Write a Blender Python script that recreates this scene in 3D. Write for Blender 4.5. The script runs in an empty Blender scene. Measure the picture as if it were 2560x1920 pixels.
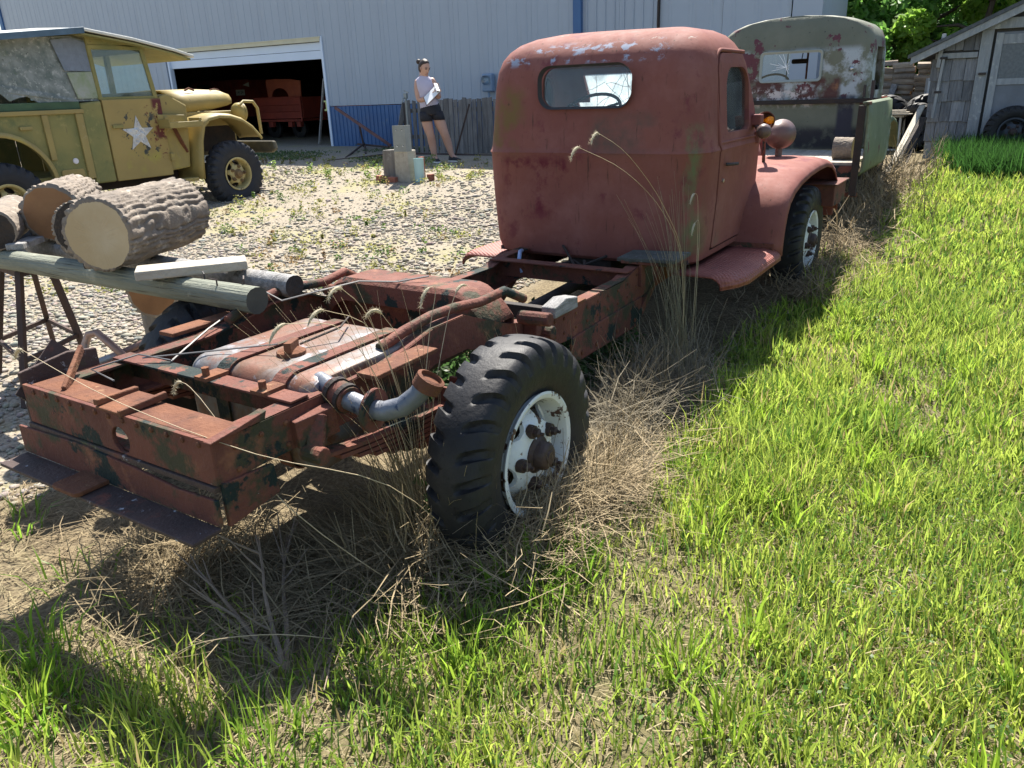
import bpy, bmesh, math, random
import numpy as np
from mathutils import Vector, Matrix, Quaternion
random.seed(7); RNG = np.random.default_rng(11)
R = math.radians
scene = bpy.context.scene
COL = scene.collection

# ------------------------------------------------------------------ camera
cam_d = bpy.data.cameras.new('camera'); cam = bpy.data.objects.new('camera', cam_d); COL.objects.link(cam)
CAM = (-2.097, -2.16, 1.633)
PITCH, ROLL, YAW = 20.889, 2.141, 33.025
_p, _y, _r = R(PITCH), R(YAW), R(ROLL)
_fw = Vector((math.cos(_y)*math.cos(_p), math.sin(_y)*math.cos(_p), -math.sin(_p)))
_rt0 = Vector((math.sin(_y), -math.cos(_y), 0)); _up0 = _rt0.cross(_fw)
_rt = _rt0*math.cos(_r) - _up0*math.sin(_r); _up = _rt0*math.sin(_r) + _up0*math.cos(_r)
cam.matrix_world = Matrix(((_rt.x, _up.x, -_fw.x, CAM[0]), (_rt.y, _up.y, -_fw.y, CAM[1]), (_rt.z, _up.z, -_fw.z, CAM[2]), (0, 0, 0, 1)))
cam_d.sensor_width = 36; cam_d.lens = 27.04; cam_d.clip_end = 2000; cam_d.clip_start = .05
scene.camera = cam

# ------------------------------------------------------------------ light
SUN_AZ, SUN_EL = 26.0, 55.0        # azimuth counter-clockwise from +X
world = bpy.data.worlds.new('World'); scene.world = world; world.use_nodes = True
wn = world.node_tree.nodes; wl = world.node_tree.links; wn.clear()
sky = wn.new('ShaderNodeTexSky'); sky.sky_type = 'NISHITA'; sky.sun_disc = False
sky.sun_elevation = R(SUN_EL); sky.sun_rotation = R(90 - SUN_AZ)
sky.air_density = 1.1; sky.dust_density = 1.2; sky.ozone_density = 1.3
bg = wn.new('ShaderNodeBackground'); bg.inputs[1].default_value = .085
wo = wn.new('ShaderNodeOutputWorld'); wl.new(sky.outputs[0], bg.inputs[0]); wl.new(bg.outputs[0], wo.inputs[0])
sun_d = bpy.data.lights.new('sun', 'SUN'); sun_d.energy = 5.0; sun_d.angle = R(.55); sun_d.color = (1, .95, .86)
sun = bpy.data.objects.new('sun', sun_d); COL.objects.link(sun); sun.location = (6, 6, 20)
_sd = Vector((math.cos(R(SUN_AZ))*math.cos(R(SUN_EL)), math.sin(R(SUN_AZ))*math.cos(R(SUN_EL)), math.sin(R(SUN_EL))))
sun.rotation_euler = _sd.to_track_quat('Z', 'Y').to_euler()
vs = scene.view_settings; vs.view_transform = 'Standard'; vs.look = 'None'; vs.exposure = 1.4; vs.gamma = 1.0; vs.use_curve_mapping = False

# ------------------------------------------------------------------ materials
def _mask_box(nt, coord, box):
    """soft box mask in object space: (x0,x1,y0,y1,z0,z1,soft); None = open"""
    sep = nt.nodes.new('ShaderNodeSeparateXYZ'); nt.links.new(coord, sep.inputs[0]); out = None
    x0, x1, y0, y1, z0, z1, s = box
    for i, (a, b) in enumerate(((x0, x1), (y0, y1), (z0, z1))):
        for lim, sg in ((a, 1), (b, -1)):
            if lim is None: continue
            mr = nt.nodes.new('ShaderNodeMapRange'); mr.interpolation_type = 'SMOOTHSTEP'
            nt.links.new(sep.outputs[i], mr.inputs[0])
            mr.inputs[1].default_value = lim - sg*s; mr.inputs[2].default_value = lim + sg*s
            mr.inputs[3].default_value = 0; mr.inputs[4].default_value = 1
            if out is None: out = mr.outputs[0]
            else:
                m = nt.nodes.new('ShaderNodeMath'); m.operation = 'MULTIPLY'
                nt.links.new(out, m.inputs[0]); nt.links.new(mr.outputs[0], m.inputs[1]); out = m.outputs[0]
    return out

def _noise(nt, coord, scale, detail=5, rough=.6, off=0, stretch=None, dist=0):
    c = coord
    if off or stretch:
        mp = nt.nodes.new('ShaderNodeMapping'); nt.links.new(c, mp.inputs[0])
        mp.inputs['Location'].default_value = (off*3.17, off*1.71, off*2.3)
        if stretch: mp.inputs['Scale'].default_value = stretch
        c = mp.outputs[0]
    n = nt.nodes.new('ShaderNodeTexNoise'); nt.links.new(c, n.inputs['Vector'])
    n.inputs['Scale'].default_value = scale; n.inputs['Detail'].default_value = detail
    n.inputs['Roughness'].default_value = rough; n.inputs['Distortion'].default_value = dist
    return n.outputs[0]

def _range(nt, v, lo, hi):
    mr = nt.nodes.new('ShaderNodeMapRange'); nt.links.new(v, mr.inputs[0])
    mr.inputs[1].default_value = lo; mr.inputs[2].default_value = hi
    return mr.outputs[0]

def _mix(nt, f, a, b):
    m = nt.nodes.new('ShaderNodeMix'); m.data_type = 'RGBA'
    if isinstance(f, (int, float)): m.inputs[0].default_value = f
    else: nt.links.new(f, m.inputs[0])
    for s, k in ((a, 6), (b, 7)):
        if isinstance(s, tuple): m.inputs[k].default_value = (*s[:3], 1)
        else: nt.links.new(s, m.inputs[k])
    return m.outputs[2]

MATS = {}
def mat(name, c1, c2=None, scale=6, lo=.35, hi=.65, rough=.7, metal=0, bump=.15, bscale=40, bdetail=4, spots=(), spec=.4,
        transl=0, stretch=None, rnd=0, attr=None, coat=0, bstretch=None, world=False, alpha=1, emis=None):
    """procedural surface: two-tone noise base, layers of spots (colour, scale, lo, hi[, box[, stretch]]), bump"""
    if name in MATS: return MATS[name]
    m = bpy.data.materials.new(name); m.use_nodes = True; nt = m.node_tree; nt.nodes.clear()
    out = nt.nodes.new('ShaderNodeOutputMaterial'); bs = nt.nodes.new('ShaderNodeBsdfPrincipled')
    if world:
        g = nt.nodes.new('ShaderNodeNewGeometry'); co = g.outputs['Position']
    else:
        tc = nt.nodes.new('ShaderNodeTexCoord'); co = tc.outputs['Object']
    raw = co
    if rnd:
        oi = nt.nodes.new('ShaderNodeObjectInfo'); ad = nt.nodes.new('ShaderNodeVectorMath'); ad.operation = 'ADD'
        sc = nt.nodes.new('ShaderNodeMath'); sc.operation = 'MULTIPLY'; sc.inputs[1].default_value = 37.0
        nt.links.new(oi.outputs['Random'], sc.inputs[0]); nt.links.new(co, ad.inputs[0]); nt.links.new(sc.outputs[0], ad.inputs[1]); co = ad.outputs[0]
    col = tuple(c1)
    if attr:
        at = nt.nodes.new('ShaderNodeAttribute'); at.attribute_name = attr; col = at.outputs['Color']
    elif c2:
        n = _noise(nt, co, scale, stretch=stretch); col = _mix(nt, _range(nt, n, lo, hi), tuple(c1), tuple(c2))
    if rnd:
        hv = nt.nodes.new('ShaderNodeHueSaturation'); v = _range(nt, oi.outputs['Random'], 0, 1)
        mr = nt.nodes.new('ShaderNodeMapRange'); nt.links.new(oi.outputs['Random'], mr.inputs[0]); mr.inputs[3].default_value = 1-rnd; mr.inputs[4].default_value = 1+rnd
        nt.links.new(mr.outputs[0], hv.inputs['Value'])
        if isinstance(col, tuple): hv.inputs['Color'].default_value = (*col, 1)
        else: nt.links.new(col, hv.inputs['Color'])
        col = hv.outputs[0]
    for i, sp in enumerate(spots):
        c, s, l, h = sp[:4]; box = sp[4] if len(sp) > 4 else None; st = sp[5] if len(sp) > 5 else None
        f = _range(nt, _noise(nt, co, s, detail=7, rough=.65, off=i+1, stretch=st), l, h)
        if box:
            mk = _mask_box(nt, raw, box); mm = nt.nodes.new('ShaderNodeMath'); mm.operation = 'MULTIPLY'
            nt.links.new(f, mm.inputs[0]); nt.links.new(mk, mm.inputs[1]); f = mm.outputs[0]
        col = _mix(nt, f, col, tuple(c))
    if isinstance(col, tuple): bs.inputs['Base Color'].default_value = (*col, 1)
    else: nt.links.new(col, bs.inputs['Base Color'])
    rn = _noise(nt, co, 14, off=9); mr = nt.nodes.new('ShaderNodeMapRange'); nt.links.new(rn, mr.inputs[0])
    mr.inputs[3].default_value = max(0.02, rough-.15); mr.inputs[4].default_value = min(1, rough+.15); nt.links.new(mr.outputs[0], bs.inputs['Roughness'])
    bs.inputs['Metallic'].default_value = metal; bs.inputs['Specular IOR Level'].default_value = spec
    if coat: bs.inputs['Coat Weight'].default_value = coat
    if alpha < 1: bs.inputs['Alpha'].default_value = alpha
    if emis: bs.inputs['Emission Color'].default_value = (*emis[:3], 1); bs.inputs['Emission Strength'].default_value = emis[3]
    if bump:
        b = nt.nodes.new('ShaderNodeBump'); b.inputs['Strength'].default_value = bump; b.inputs['Distance'].default_value = .02
        nt.links.new(_noise(nt, co, bscale, detail=bdetail, off=5, stretch=bstretch or stretch), b.inputs['Height']); nt.links.new(b.outputs[0], bs.inputs['Normal'])
    sh = bs.outputs[0]
    if transl:
        tr = nt.nodes.new('ShaderNodeBsdfTranslucent'); ms = nt.nodes.new('ShaderNodeMixShader'); ms.inputs[0].default_value = transl
        if isinstance(col, tuple): tr.inputs[0].default_value = (*col, 1)
        else: nt.links.new(col, tr.inputs[0])
        nt.links.new(sh, ms.inputs[1]); nt.links.new(tr.outputs[0], ms.inputs[2]); sh = ms.outputs[0]
    nt.links.new(sh, out.inputs[0]); MATS[name] = m
    return m

def glass_mat(name, tint=(.8, .9, .88), rough=.05, mixv=.75):
    if name in MATS: return MATS[name]
    m = bpy.data.materials.new(name); m.use_nodes = True; nt = m.node_tree; nt.nodes.clear()
    out = nt.nodes.new('ShaderNodeOutputMaterial'); tr = nt.nodes.new('ShaderNodeBsdfTransparent'); gl = nt.nodes.new('ShaderNodeBsdfGlossy')
    df = nt.nodes.new('ShaderNodeBsdfTranslucent' if 'crazed' in name else 'ShaderNodeBsdfDiffuse'); df.inputs[0].default_value = (.8, .83, .85, 1) if 'crazed' in name else (.55, .6, .6, 1)
    tr.inputs[0].default_value = (*tint, 1); gl.inputs['Roughness'].default_value = rough
    fr = nt.nodes.new('ShaderNodeFresnel'); fr.inputs[0].default_value = 1.5
    a = nt.nodes.new('ShaderNodeMixShader'); nt.links.new(fr.outputs[0], a.inputs[0]); nt.links.new(tr.outputs[0], a.inputs[1]); nt.links.new(gl.outputs[0], a.inputs[2])
    tc = nt.nodes.new('ShaderNodeTexCoord'); dn = _range(nt, _noise(nt, tc.outputs['Object'], 5), .3, .9)
    sc = nt.nodes.new('ShaderNodeMath'); sc.operation = 'MULTIPLY'; sc.inputs[1].default_value = 1-mixv; nt.links.new(dn, sc.inputs[0])
    b = nt.nodes.new('ShaderNodeMixShader'); nt.links.new(sc.outputs[0], b.inputs[0]); nt.links.new(a.outputs[0], b.inputs[1]); nt.links.new(df.outputs[0], b.inputs[2])
    nt.links.new(b.outputs[0], out.inputs[0]); MATS[name] = m
    return m

# ------------------------------------------------------------------ mesh helpers
class MB:
    def __init__(s): s.v = []; s.f = []
    def add(s, vs, fs):
        o = len(s.v); s.v += [tuple(v) for v in vs]; s.f += [tuple(i+o for i in f) for f in fs]; return s
    def box(s, c, d, rot=None):
        """centre, full size, optional Euler xyz degrees"""
        M = Matrix.Identity(3)
        if rot: 
            from mathutils import Euler
            M = Euler([R(a) for a in rot]).to_matrix()
        c = Vector(c); p = [c + M @ Vector((sx*d[0]/2, sy*d[1]/2, sz*d[2]/2)) for sx in (-1, 1) for sy in (-1, 1) for sz in (-1, 1)]
        return s.add(p, [(0, 1, 3, 2), (4, 6, 7, 5), (0, 4, 5, 1), (2, 3, 7, 6), (0, 2, 6, 4), (1, 5, 7, 3)])
    def bb(s, x0, x1, y0, y1, z0, z1): return s.box(((x0+x1)/2, (y0+y1)/2, (z0+z1)/2), (abs(x1-x0), abs(y1-y0), abs(z1-z0)))
    def bar(s, a, b, w, h, up=(0, 0, 1)):
        a = Vector(a); b = Vector(b); d = (b-a).normalized(); u = Vector(up)
        sd = d.cross(u)
        if sd.length < 1e-4: sd = d.cross(Vector((1, 0, 0)))
        sd.normalize(); u = sd.cross(d).normalized()
        p = [q + sd*(i*w/2) + u*(j*h/2) for q in (a, b) for i, j in ((-1, -1), (1, -1), (1, 1), (-1, 1))]
        return s.add(p, [(3, 2, 1, 0), (4, 5, 6, 7), (0, 1, 5, 4), (1, 2, 6, 5), (2, 3, 7, 6), (3, 0, 4, 7)])
    def tube(s, pts, r, n=8, caps=True):
        pts = [Vector(p) for p in pts]; k = len(pts); rs = r if isinstance(r, (list, tuple)) else [r]*k
        t0 = (pts[1]-pts[0]).normalized(); ref = Vector((0, 0, 1)) if abs(t0.z) < .9 else Vector((1, 0, 0))
        nrm = (ref - t0*ref.dot(t0)).normalized(); vs = []; 
        for i in range(k):
            t = (pts[min(i+1, k-1)]-pts[max(i-1, 0)]).normalized(); nrm = (nrm - t*nrm.dot(t)).normalized(); bi = t.cross(nrm)
            for j in range(n):
                a = 2*math.pi*j/n; vs.append(pts[i] + (nrm*math.cos(a)+bi*math.sin(a))*rs[i])
        fs = [(i*n+j, i*n+(j+1) % n, (i+1)*n+(j+1) % n, (i+1)*n+j) for i in range(k-1) for j in range(n)]
        if caps: fs += [tuple(range(n-1, -1, -1)), tuple((k-1)*n+j for j in range(n))]
        return s.add(vs, fs)
    def lathe(s, prof, c, axis, n=32, closed=False, caps=False):
        """prof: (radius, distance along axis)"""
        c = Vector(c); ax = Vector(axis).normalized(); ref = Vector((0, 0, 1)) if abs(ax.z) < .9 else Vector((1, 0, 0))
        u = (ref-ax*ref.dot(ax)).normalized(); w = ax.cross(u); k = len(prof); vs = []
        for (r, h) in prof:
            for j in range(n):
                a = 2*math.pi*j/n; vs.append(c + ax*h + (u*math.cos(a)+w*math.sin(a))*r)
        kk = k if closed else k-1
        fs = [(i*n+j, i*n+(j+1) % n, ((i+1) % k)*n+(j+1) % n, ((i+1) % k)*n+j) for i in range(kk) for j in range(n)]
        if caps: fs += [tuple(range(n-1, -1, -1)), tuple((k-1)*n+j for j in range(n))]
        return s.add(vs, fs)
    def loft(s, rings, caps=True, closed=True):
        n = len(rings[0]); vs = [v for rg in rings for v in rg]; k = len(rings)
        m = n if closed else n-1
        fs = [(i*n+j, i*n+(j+1) % n, (i+1)*n+(j+1) % n, (i+1)*n+j) for i in range(k-1) for j in range(m)]
        if caps: fs += [tuple(range(n-1, -1, -1)), tuple((k-1)*n+j for j in range(n))]
        return s.add(vs, fs)
    def prism(s, poly, fn, t):
        """poly: 2-D outline, fn(a,b,t)->3-D point; extruded from t[0] to t[1]"""
        n = len(poly); vs = [fn(a, b, t[0]) for a, b in poly]+[fn(a, b, t[1]) for a, b in poly]
        fs = [tuple(range(n-1, -1, -1)), tuple(range(n, 2*n))]+[(i, (i+1) % n, n+(i+1) % n, n+i) for i in range(n)]
        return s.add(vs, fs)
    def ball(s, c, r, n=16, m=10, sq=(1, 1, 1)):
        prof = [(r*math.sin(math.pi*i/m), -r*math.cos(math.pi*i/m)) for i in range(m+1)]; o = len(s.v)
        s.lathe([(max(p[0], 1e-4), p[1]) for p in prof], (0, 0, 0), (0, 0, 1), n)
        for i in range(o, len(s.v)):
            v = s.v[i]; s.v[i] = (c[0]+v[0]*sq[0], c[1]+v[1]*sq[1], c[2]+v[2]*sq[2])
        return s
    def build(s, name, m=None, parent=None, smooth=None, bevel=0, local=False, solid=0, seg=2, fix=True):
        me = bpy.data.meshes.new(name); off = Vector((0, 0, 0))
        if parent is not None and not local: off = wloc(parent)
        me.from_pydata([(v[0]-off[0], v[1]-off[1], v[2]-off[2]) for v in s.v], [], s.f)
        if fix:
            b = bmesh.new(); b.from_mesh(me); bmesh.ops.recalc_face_normals(b, faces=b.faces); b.to_mesh(me); b.free()
        return finish(me, name, m, parent, smooth, bevel, solid, seg)

def wloc(o):
    p = Vector((0, 0, 0))
    while o is not None: p = p + o.location; o = o.parent
    return p

def finish(me, name, m, parent, smooth=None, bevel=0, solid=0, seg=2):
    ob = bpy.data.objects.new(name, me); COL.objects.link(ob); ob.parent = parent
    if m is not None: me.materials.append(m)
    if smooth is not None:
        me.shade_smooth()
        if smooth < 180: me.set_sharp_from_angle(angle=R(smooth))
    if solid:
        md = ob.modifiers.new('thickness', 'SOLIDIFY'); md.thickness = solid; md.offset = 0
    if bevel:
        md = ob.modifiers.new('bevel', 'BEVEL'); md.width = bevel; md.segments = seg; md.limit_method = 'ANGLE'; md.angle_limit = R(40)
    return ob

def np_mesh(name, verts, faces, m, parent=None, cols=None, smooth=False):
    """fast mesh from numpy arrays; faces (k,3) or (k,4)"""
    me = bpy.data.meshes.new(name); n = len(verts); k, w = faces.shape
    me.vertices.add(n); me.vertices.foreach_set('co', np.ascontiguousarray(verts, dtype=np.float32).ravel())
    me.loops.add(k*w); me.loops.foreach_set('vertex_index', np.ascontiguousarray(faces, dtype=np.int32).ravel())
    me.polygons.add(k); me.polygons.foreach_set('loop_start', np.arange(0, k*w, w, dtype=np.int32))
    if cols is not None:
        ca = me.color_attributes.new('tone', 'FLOAT_COLOR', 'POINT'); c4 = np.ones((n, 4), np.float32); c4[:, :3] = cols; ca.data.foreach_set('color', c4.ravel())
    me.update(); me.validate()
    if smooth: me.shade_smooth()
    ob = bpy.data.objects.new(name, me); COL.objects.link(ob); ob.parent = parent
    if m is not None: me.materials.append(m)
    return ob

def boolean(mb_a, ops):
    """mb_a: MB; ops: list of ('DIFFERENCE'|'INTERSECT'|'UNION', MB). returns mesh datablock in world coords"""
    def tmp(mb):
        me = bpy.data.meshes.new('t'); me.from_pydata(mb.v, [], mb.f)
        b = bmesh.new(); b.from_mesh(me); bmesh.ops.recalc_face_normals(b, faces=b.faces); b.to_mesh(me); b.free()
        o = bpy.data.objects.new('t', me); COL.objects.link(o); return o
    a = tmp(mb_a); cs = []
    for op, mb in ops:
        c = tmp(mb); cs.append(c); md = a.modifiers.new('b', 'BOOLEAN'); md.operation = op; md.object = c; md.solver = 'EXACT'
    dg = bpy.context.evaluated_depsgraph_get(); dg.update()
    me = bpy.data.meshes.new_from_object(a.evaluated_get(dg))
    for o in [a]+cs:
        d = o.data; bpy.data.objects.remove(o); bpy.data.meshes.remove(d)
    return me

def place_mesh(me, name, m, parent=None, smooth=None, bevel=0):
    if parent is not None: me.transform(Matrix.Translation(-wloc(parent)))
    me.materials.clear(); me.name = name
    return finish(me, name, m, parent, smooth, bevel)

def rrect(a0, a1, b0, b1, r, n=5):
    """rounded rectangle outline; r scalar or 4 radii (a0b0, a1b0, a1b1, a0b1)"""
    rs = r if isinstance(r, (list, tuple)) else [r]*4; pts = []
    for (cx, cy, q, rr) in ((a0+rs[0], b0+rs[0], 180, rs[0]), (a1-rs[1], b0+rs[1], 270, rs[1]), (a1-rs[2], b1-rs[2], 0, rs[2]), (a0+rs[3], b1-rs[3], 90, rs[3])):
        for i in range(n+1):
            t = R(q+90*i/n); pts.append((cx+rr*math.cos(t), cy+rr*math.sin(t)))
    return pts

def empty(name, loc, rz=0):
    o = bpy.data.objects.new(name, None); COL.objects.link(o); o.location = loc; o.rotation_euler = (0, 0, R(rz)); o.empty_display_size = .1; return o
def tag(o, label, cat, group=None, kind=None):
    if label: o['label'] = label
    if cat: o['category'] = cat
    if group: o['group'] = group
    if kind: o['kind'] = kind
    return o
def thing(name, label, cat, loc=(0, 0, 0), rz=0, group=None): return tag(empty(name, loc, rz), label, cat, group)
def copy_tree(o, parent=None):
    c = o.copy(); COL.objects.link(c); c.parent = parent
    for ch in list(o.children): copy_tree(ch, c)
    return c
def sm(t): 
    t = np.clip(t, 0, 1); return t*t*(3-2*t)
def ground_z(x, y):
    x = np.asarray(x, float); y = np.asarray(y, float)
    z = .09 + .41*sm((x-2.0)/7.5) + .06*sm((y-.8)/2)*(1-sm((x-6)/4))
    z = z + .09*np.exp(-((x-.02)**2+(y+.92)**2)/.16) + .03*np.exp(-((x-1.3)**2/.5+(y+.85)**2/.08)); return z + .012*np.sin(x*2.3+y*1.1)*np.sin(y*2.9-x*.7)*(1-sm((x-9)/3))
def gz(x, y): return float(ground_z(x, y))
# ================================================================== SETTING
def ground():
    xs = np.concatenate([np.linspace(-400, -6, 12), np.linspace(-5, 15, 150), np.linspace(17, 500, 14)])
    ys = np.concatenate([np.linspace(-400, -8, 12), np.linspace(-7, 15, 150), np.linspace(17, 400, 12)])
    X, Y = np.meshgrid(xs, ys, indexing='ij'); Z = ground_z(X, Y)
    V = np.stack([X.ravel(), Y.ravel(), Z.ravel()], 1); n, k = len(xs), len(ys)
    I = np.arange(n*k).reshape(n, k); F = np.stack([I[:-1, :-1].ravel(), I[1:, :-1].ravel(), I[1:, 1:].ravel(), I[:-1, 1:].ravel()], 1)
    m = bpy.data.materials.new('ground_soil'); m.use_nodes = True; nt = m.node_tree; nt.nodes.clear()
    out = nt.nodes.new('ShaderNodeOutputMaterial'); bs = nt.nodes.new('ShaderNodeBsdfPrincipled'); g = nt.nodes.new('ShaderNodeNewGeometry'); co = g.outputs['Position']
    soil = _mix(nt, _range(nt, _noise(nt, co, 3.5), .4, .6), (.165, .13, .08), (.10, .078, .05))
    soil = _mix(nt, _range(nt, _noise(nt, co, 55, off=2), .45, .6), soil, (.225, .18, .11))
    lawn = _mix(nt, _range(nt, _noise(nt, co, 5, off=3), .4, .62), (.165, .135, .075), (.115, .105, .05))
    lawn = _mix(nt, _range(nt, _noise(nt, co, 80, off=4), .5, .65), lawn, (.055, .05, .025))
    grav = _mix(nt, _range(nt, _noise(nt, co, 30, off=5), .35, .6), (.275, .24, .185), (.32, .28, .22))
    vo = nt.nodes.new('ShaderNodeTexVoronoi'); nt.links.new(co, vo.inputs['Vector']); vo.inputs['Scale'].default_value = 48
    grav = _mix(nt, _range(nt, vo.outputs['Distance'], .45, .85), grav, (.17, .14, .105))
    grav = _mix(nt, _range(nt, _noise(nt, co, 1.1, off=6), .52, .66), grav, (.27, .25, .13))
    sep = nt.nodes.new('ShaderNodeSeparateXYZ'); nt.links.new(co, sep.inputs[0])
    def madd(a, k, b):
        q = nt.nodes.new('ShaderNodeMath'); q.operation = 'MULTIPLY_ADD'; nt.links.new(a, q.inputs[0]); q.inputs[1].default_value = k
        if isinstance(b, (int, float)): q.inputs[2].default_value = b
        else: nt.links.new(b, q.inputs[2])
        return q.outputs[0]
    yy = madd(_noise(nt, co, 1.7, off=7), .8, sep.outputs[1])
    gm = _range(nt, yy, 1.35, 1.75)                       # gravel yard
    lm = _range(nt, madd(_noise(nt, co, 1.3, off=8), .9, sep.outputs[1]), -.75, -.2)   # lawn -> bare soil
    col = _mix(nt, lm, lawn, soil); col = _mix(nt, gm, col, grav)
    nt.links.new(col, bs.inputs['Base Color']); bs.inputs['Roughness'].default_value = .95; bs.inputs['Specular IOR Level'].default_value = .15
    b = nt.nodes.new('ShaderNodeBump'); b.inputs['Strength'].default_value = .6; b.inputs['Distance'].default_value = .03
    nt.links.new(_noise(nt, co, 35, detail=6, off=1), b.inputs['Height']); nt.links.new(b.outputs[0], bs.inputs['Normal']); nt.links.new(bs.outputs[0], out.inputs[0])
    o = np_mesh('ground', V, F, m, smooth=True); o['kind'] = 'structure'; return o
ground()

# ------------------------------------------------------------------ barn (local: x along the wall to the right, y into the barn)
barn_wall = mat('barn_steel', (.345, .395, .465), (.32, .365, .435), scale=.8, rough=.45, bump=.02, bscale=3, spec=.5, spots=[((.40, .42, .44), 1.5, .62, .8), ((.25, .27, .29), 1.2, .52, .75, (None, None, None, None, .9, 1.5, .3), (1, 1, .3)), ((.28, .31, .34), 2, .58, .8, None, (3, 3, .15))])
barn_blue = mat('barn_blue_steel', (.045, .125, .29), (.04, .105, .25), scale=2, rough=.4, bump=.02, spots=[((.10, .16, .27), 4, .6, .75)])
barn_white = mat('barn_white_steel', (.66, .74, .86), (.62, .70, .82), scale=1, rough=.5, bump=.02)
barn_cream = mat('barn_cream_trim', (.62, .58, .42), (.56, .52, .38), scale=3, rough=.6, bump=.02)
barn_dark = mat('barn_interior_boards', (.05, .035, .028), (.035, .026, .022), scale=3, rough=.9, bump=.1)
concrete = mat('barn_slab', (.16, .15, .14), (.11, .10, .095), scale=2, rough=.9, bump=.1)
roof_steel = mat('barn_roof_steel', (.3, .32, .35), (.26, .28, .31), scale=1, rough=.4)
BZ = .5; BH = 6.8  # wall height beyond view, chosen for the shade the barn casts on the yard
barn = thing('metal_barn', 'large pale blue-grey ribbed steel barn with blue base and half-open door', 'barn', (12.3, 12.2, BZ), -87)
_pc = {}
def panel(name, s0, s1, z0, z1, m, y=0, rib=.2286, depth=.008):
    w = round(s1-s0, 4); k = max(1, round(w/rib)); p = w/k; key = (w, z0, z1, m.name, rib)
    if key not in _pc:
        prof = [(0, 0)]
        for i in range(k):
            a = i*p
            if k > 1: prof += [(a+p*.40, 0), (a+p*.45, -depth), (a+p*.55, -depth), (a+p*.60, 0)]
        prof += [(w, 0)]; prof = [(a, b) for a, b in prof] + [(w, .03), (0, .03)]
        b = MB().prism(prof, lambda a, q, t: (a, q, t), (z0, z1)); o = b.build(name, m, barn, local=True); _pc[key] = o.data
    else:
        o = bpy.data.objects.new(name, _pc[key]); COL.objects.link(o); o.parent = barn
    o.location = (s0, y, 0); return o
for (a, b, k, z0) in ((-12.7, -5.5, 8, .93), (-5.5, 0, 6, 2.48), (0, 6.55, 7, .93)):
    for i in range(k):
        w = (b-a)/k; panel('wall_panel', a+i*w, a+(i+1)*w-.004, z0, BH, barn_wall)
        if z0 < 1: panel('wainscot_panel', a+i*w, a+(i+1)*w-.004, 0, .915, barn_blue, y=-.004, rib=.1143, depth=.015)
for i, (a, b) in enumerate(((6.72, 7.48), (7.484, 8.24))): panel('side_wall_panel', a, b, 0, 4.3, barn_wall, y=.05, rib=.19, depth=.022)
for (a, b) in ((8.28, 9.45), (9.455, 10.64), (10.66, 11.15)): panel('side_wall_panel', a, b, 0, 4.3, barn_wall, y=.09, rib=.39, depth=.008)
MB().bb(6.55, 6.72, -.05, .06, 0, BH-.02).build('corner_trim', barn_blue, barn, local=True, bevel=.008)
MB().bb(-12.86, -12.7, -.05, .06, 0, BH-.02).build('corner_trim', barn_blue, barn, local=True, bevel=.008)
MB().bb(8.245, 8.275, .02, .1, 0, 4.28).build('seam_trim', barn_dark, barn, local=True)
MB().bb(-5.5, 0, -.03, .05, 2.37, 2.48).build('door_header', barn_cream, barn, local=True, bevel=.006)
MB().bb(-5.5, 0, -.045, .0, 2.455, 2.475).build('door_header_cap', barn_cream, barn, local=True)
dr = MB().bb(-5.47, -.03, .05, .09, 2.185, 2.36).build('overhead_door_section', barn_white, barn, local=True, bevel=.008)
MB().bb(-5.47, -.03, .05, .09, 1.99, 2.178).build('overhead_door_section', barn_white, barn, local=True, bevel=.008)
MB().bb(-.035, .03, -.03, .1, 0, 2.48).build('door_jamb', barn_white, barn, local=True, bevel=.005)
MB().bb(-5.53, -5.46, -.03, .1, 0, 2.48).build('door_jamb', barn_white, barn, local=True, bevel=.005)
MB().bb(-5.9, -5.56, -.05, -.01, 0, 2.45).build('door_track_trim', barn_wall, barn, local=True, bevel=.005)
ylw = mat('reflector_yellow', (.55, .58, .22), rough=.5, bump=0)
b = MB(); b.bb(-.16, -.03, .02, .05, 1.02, 1.06); b.bb(-.16, -.03, .02, .05, .82, .86); b.bb(-.11, -.03, .02, .05, .86, 1.02); b.build('latch_bracket', ylw, barn, local=True)
# beige door standing ajar on the right-hand section
b = MB(); b.box((7.2, .5, 1.2), (1.25, .05, 2.35), rot=(0, 0, 38)); b.build('side_door_leaf', barn_cream, barn, local=True, bevel=.01)
# interior
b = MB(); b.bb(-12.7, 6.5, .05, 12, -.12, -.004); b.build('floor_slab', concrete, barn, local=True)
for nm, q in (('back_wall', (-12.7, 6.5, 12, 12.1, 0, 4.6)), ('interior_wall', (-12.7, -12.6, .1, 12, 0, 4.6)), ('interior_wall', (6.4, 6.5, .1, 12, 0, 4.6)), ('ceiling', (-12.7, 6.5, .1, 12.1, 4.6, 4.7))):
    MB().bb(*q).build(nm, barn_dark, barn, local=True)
b = MB(); b.prism([(-.05, BH), (6, BH+1.6), (12.1, BH), (12.1, BH+.06), (6, BH+1.66), (-.05, BH+.06)], lambda a, q, t: (t, a, q), (-12.9, 6.75)); b.build('roof', roof_steel, barn, local=True)
for s0 in (-12.75, 6.66):
    b = MB(); b.prism([(.1, 0), (12, 0), (12, BH), (6, BH+1.58), (.1, BH)], lambda a, q, t: (t, a, q), (s0, s0+.03)); b.build('gable_wall', barn_wall, barn, local=True)
MB().bb(-12.7, 6.65, 12.1, 12.14, 0, BH).build('rear_wall', barn_wall, barn, local=True)
MB().bb(6.72, 11.2, .0, 3.0, 4.3, 4.36).build('lean_to_roof', roof_steel, barn, local=True)
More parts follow.
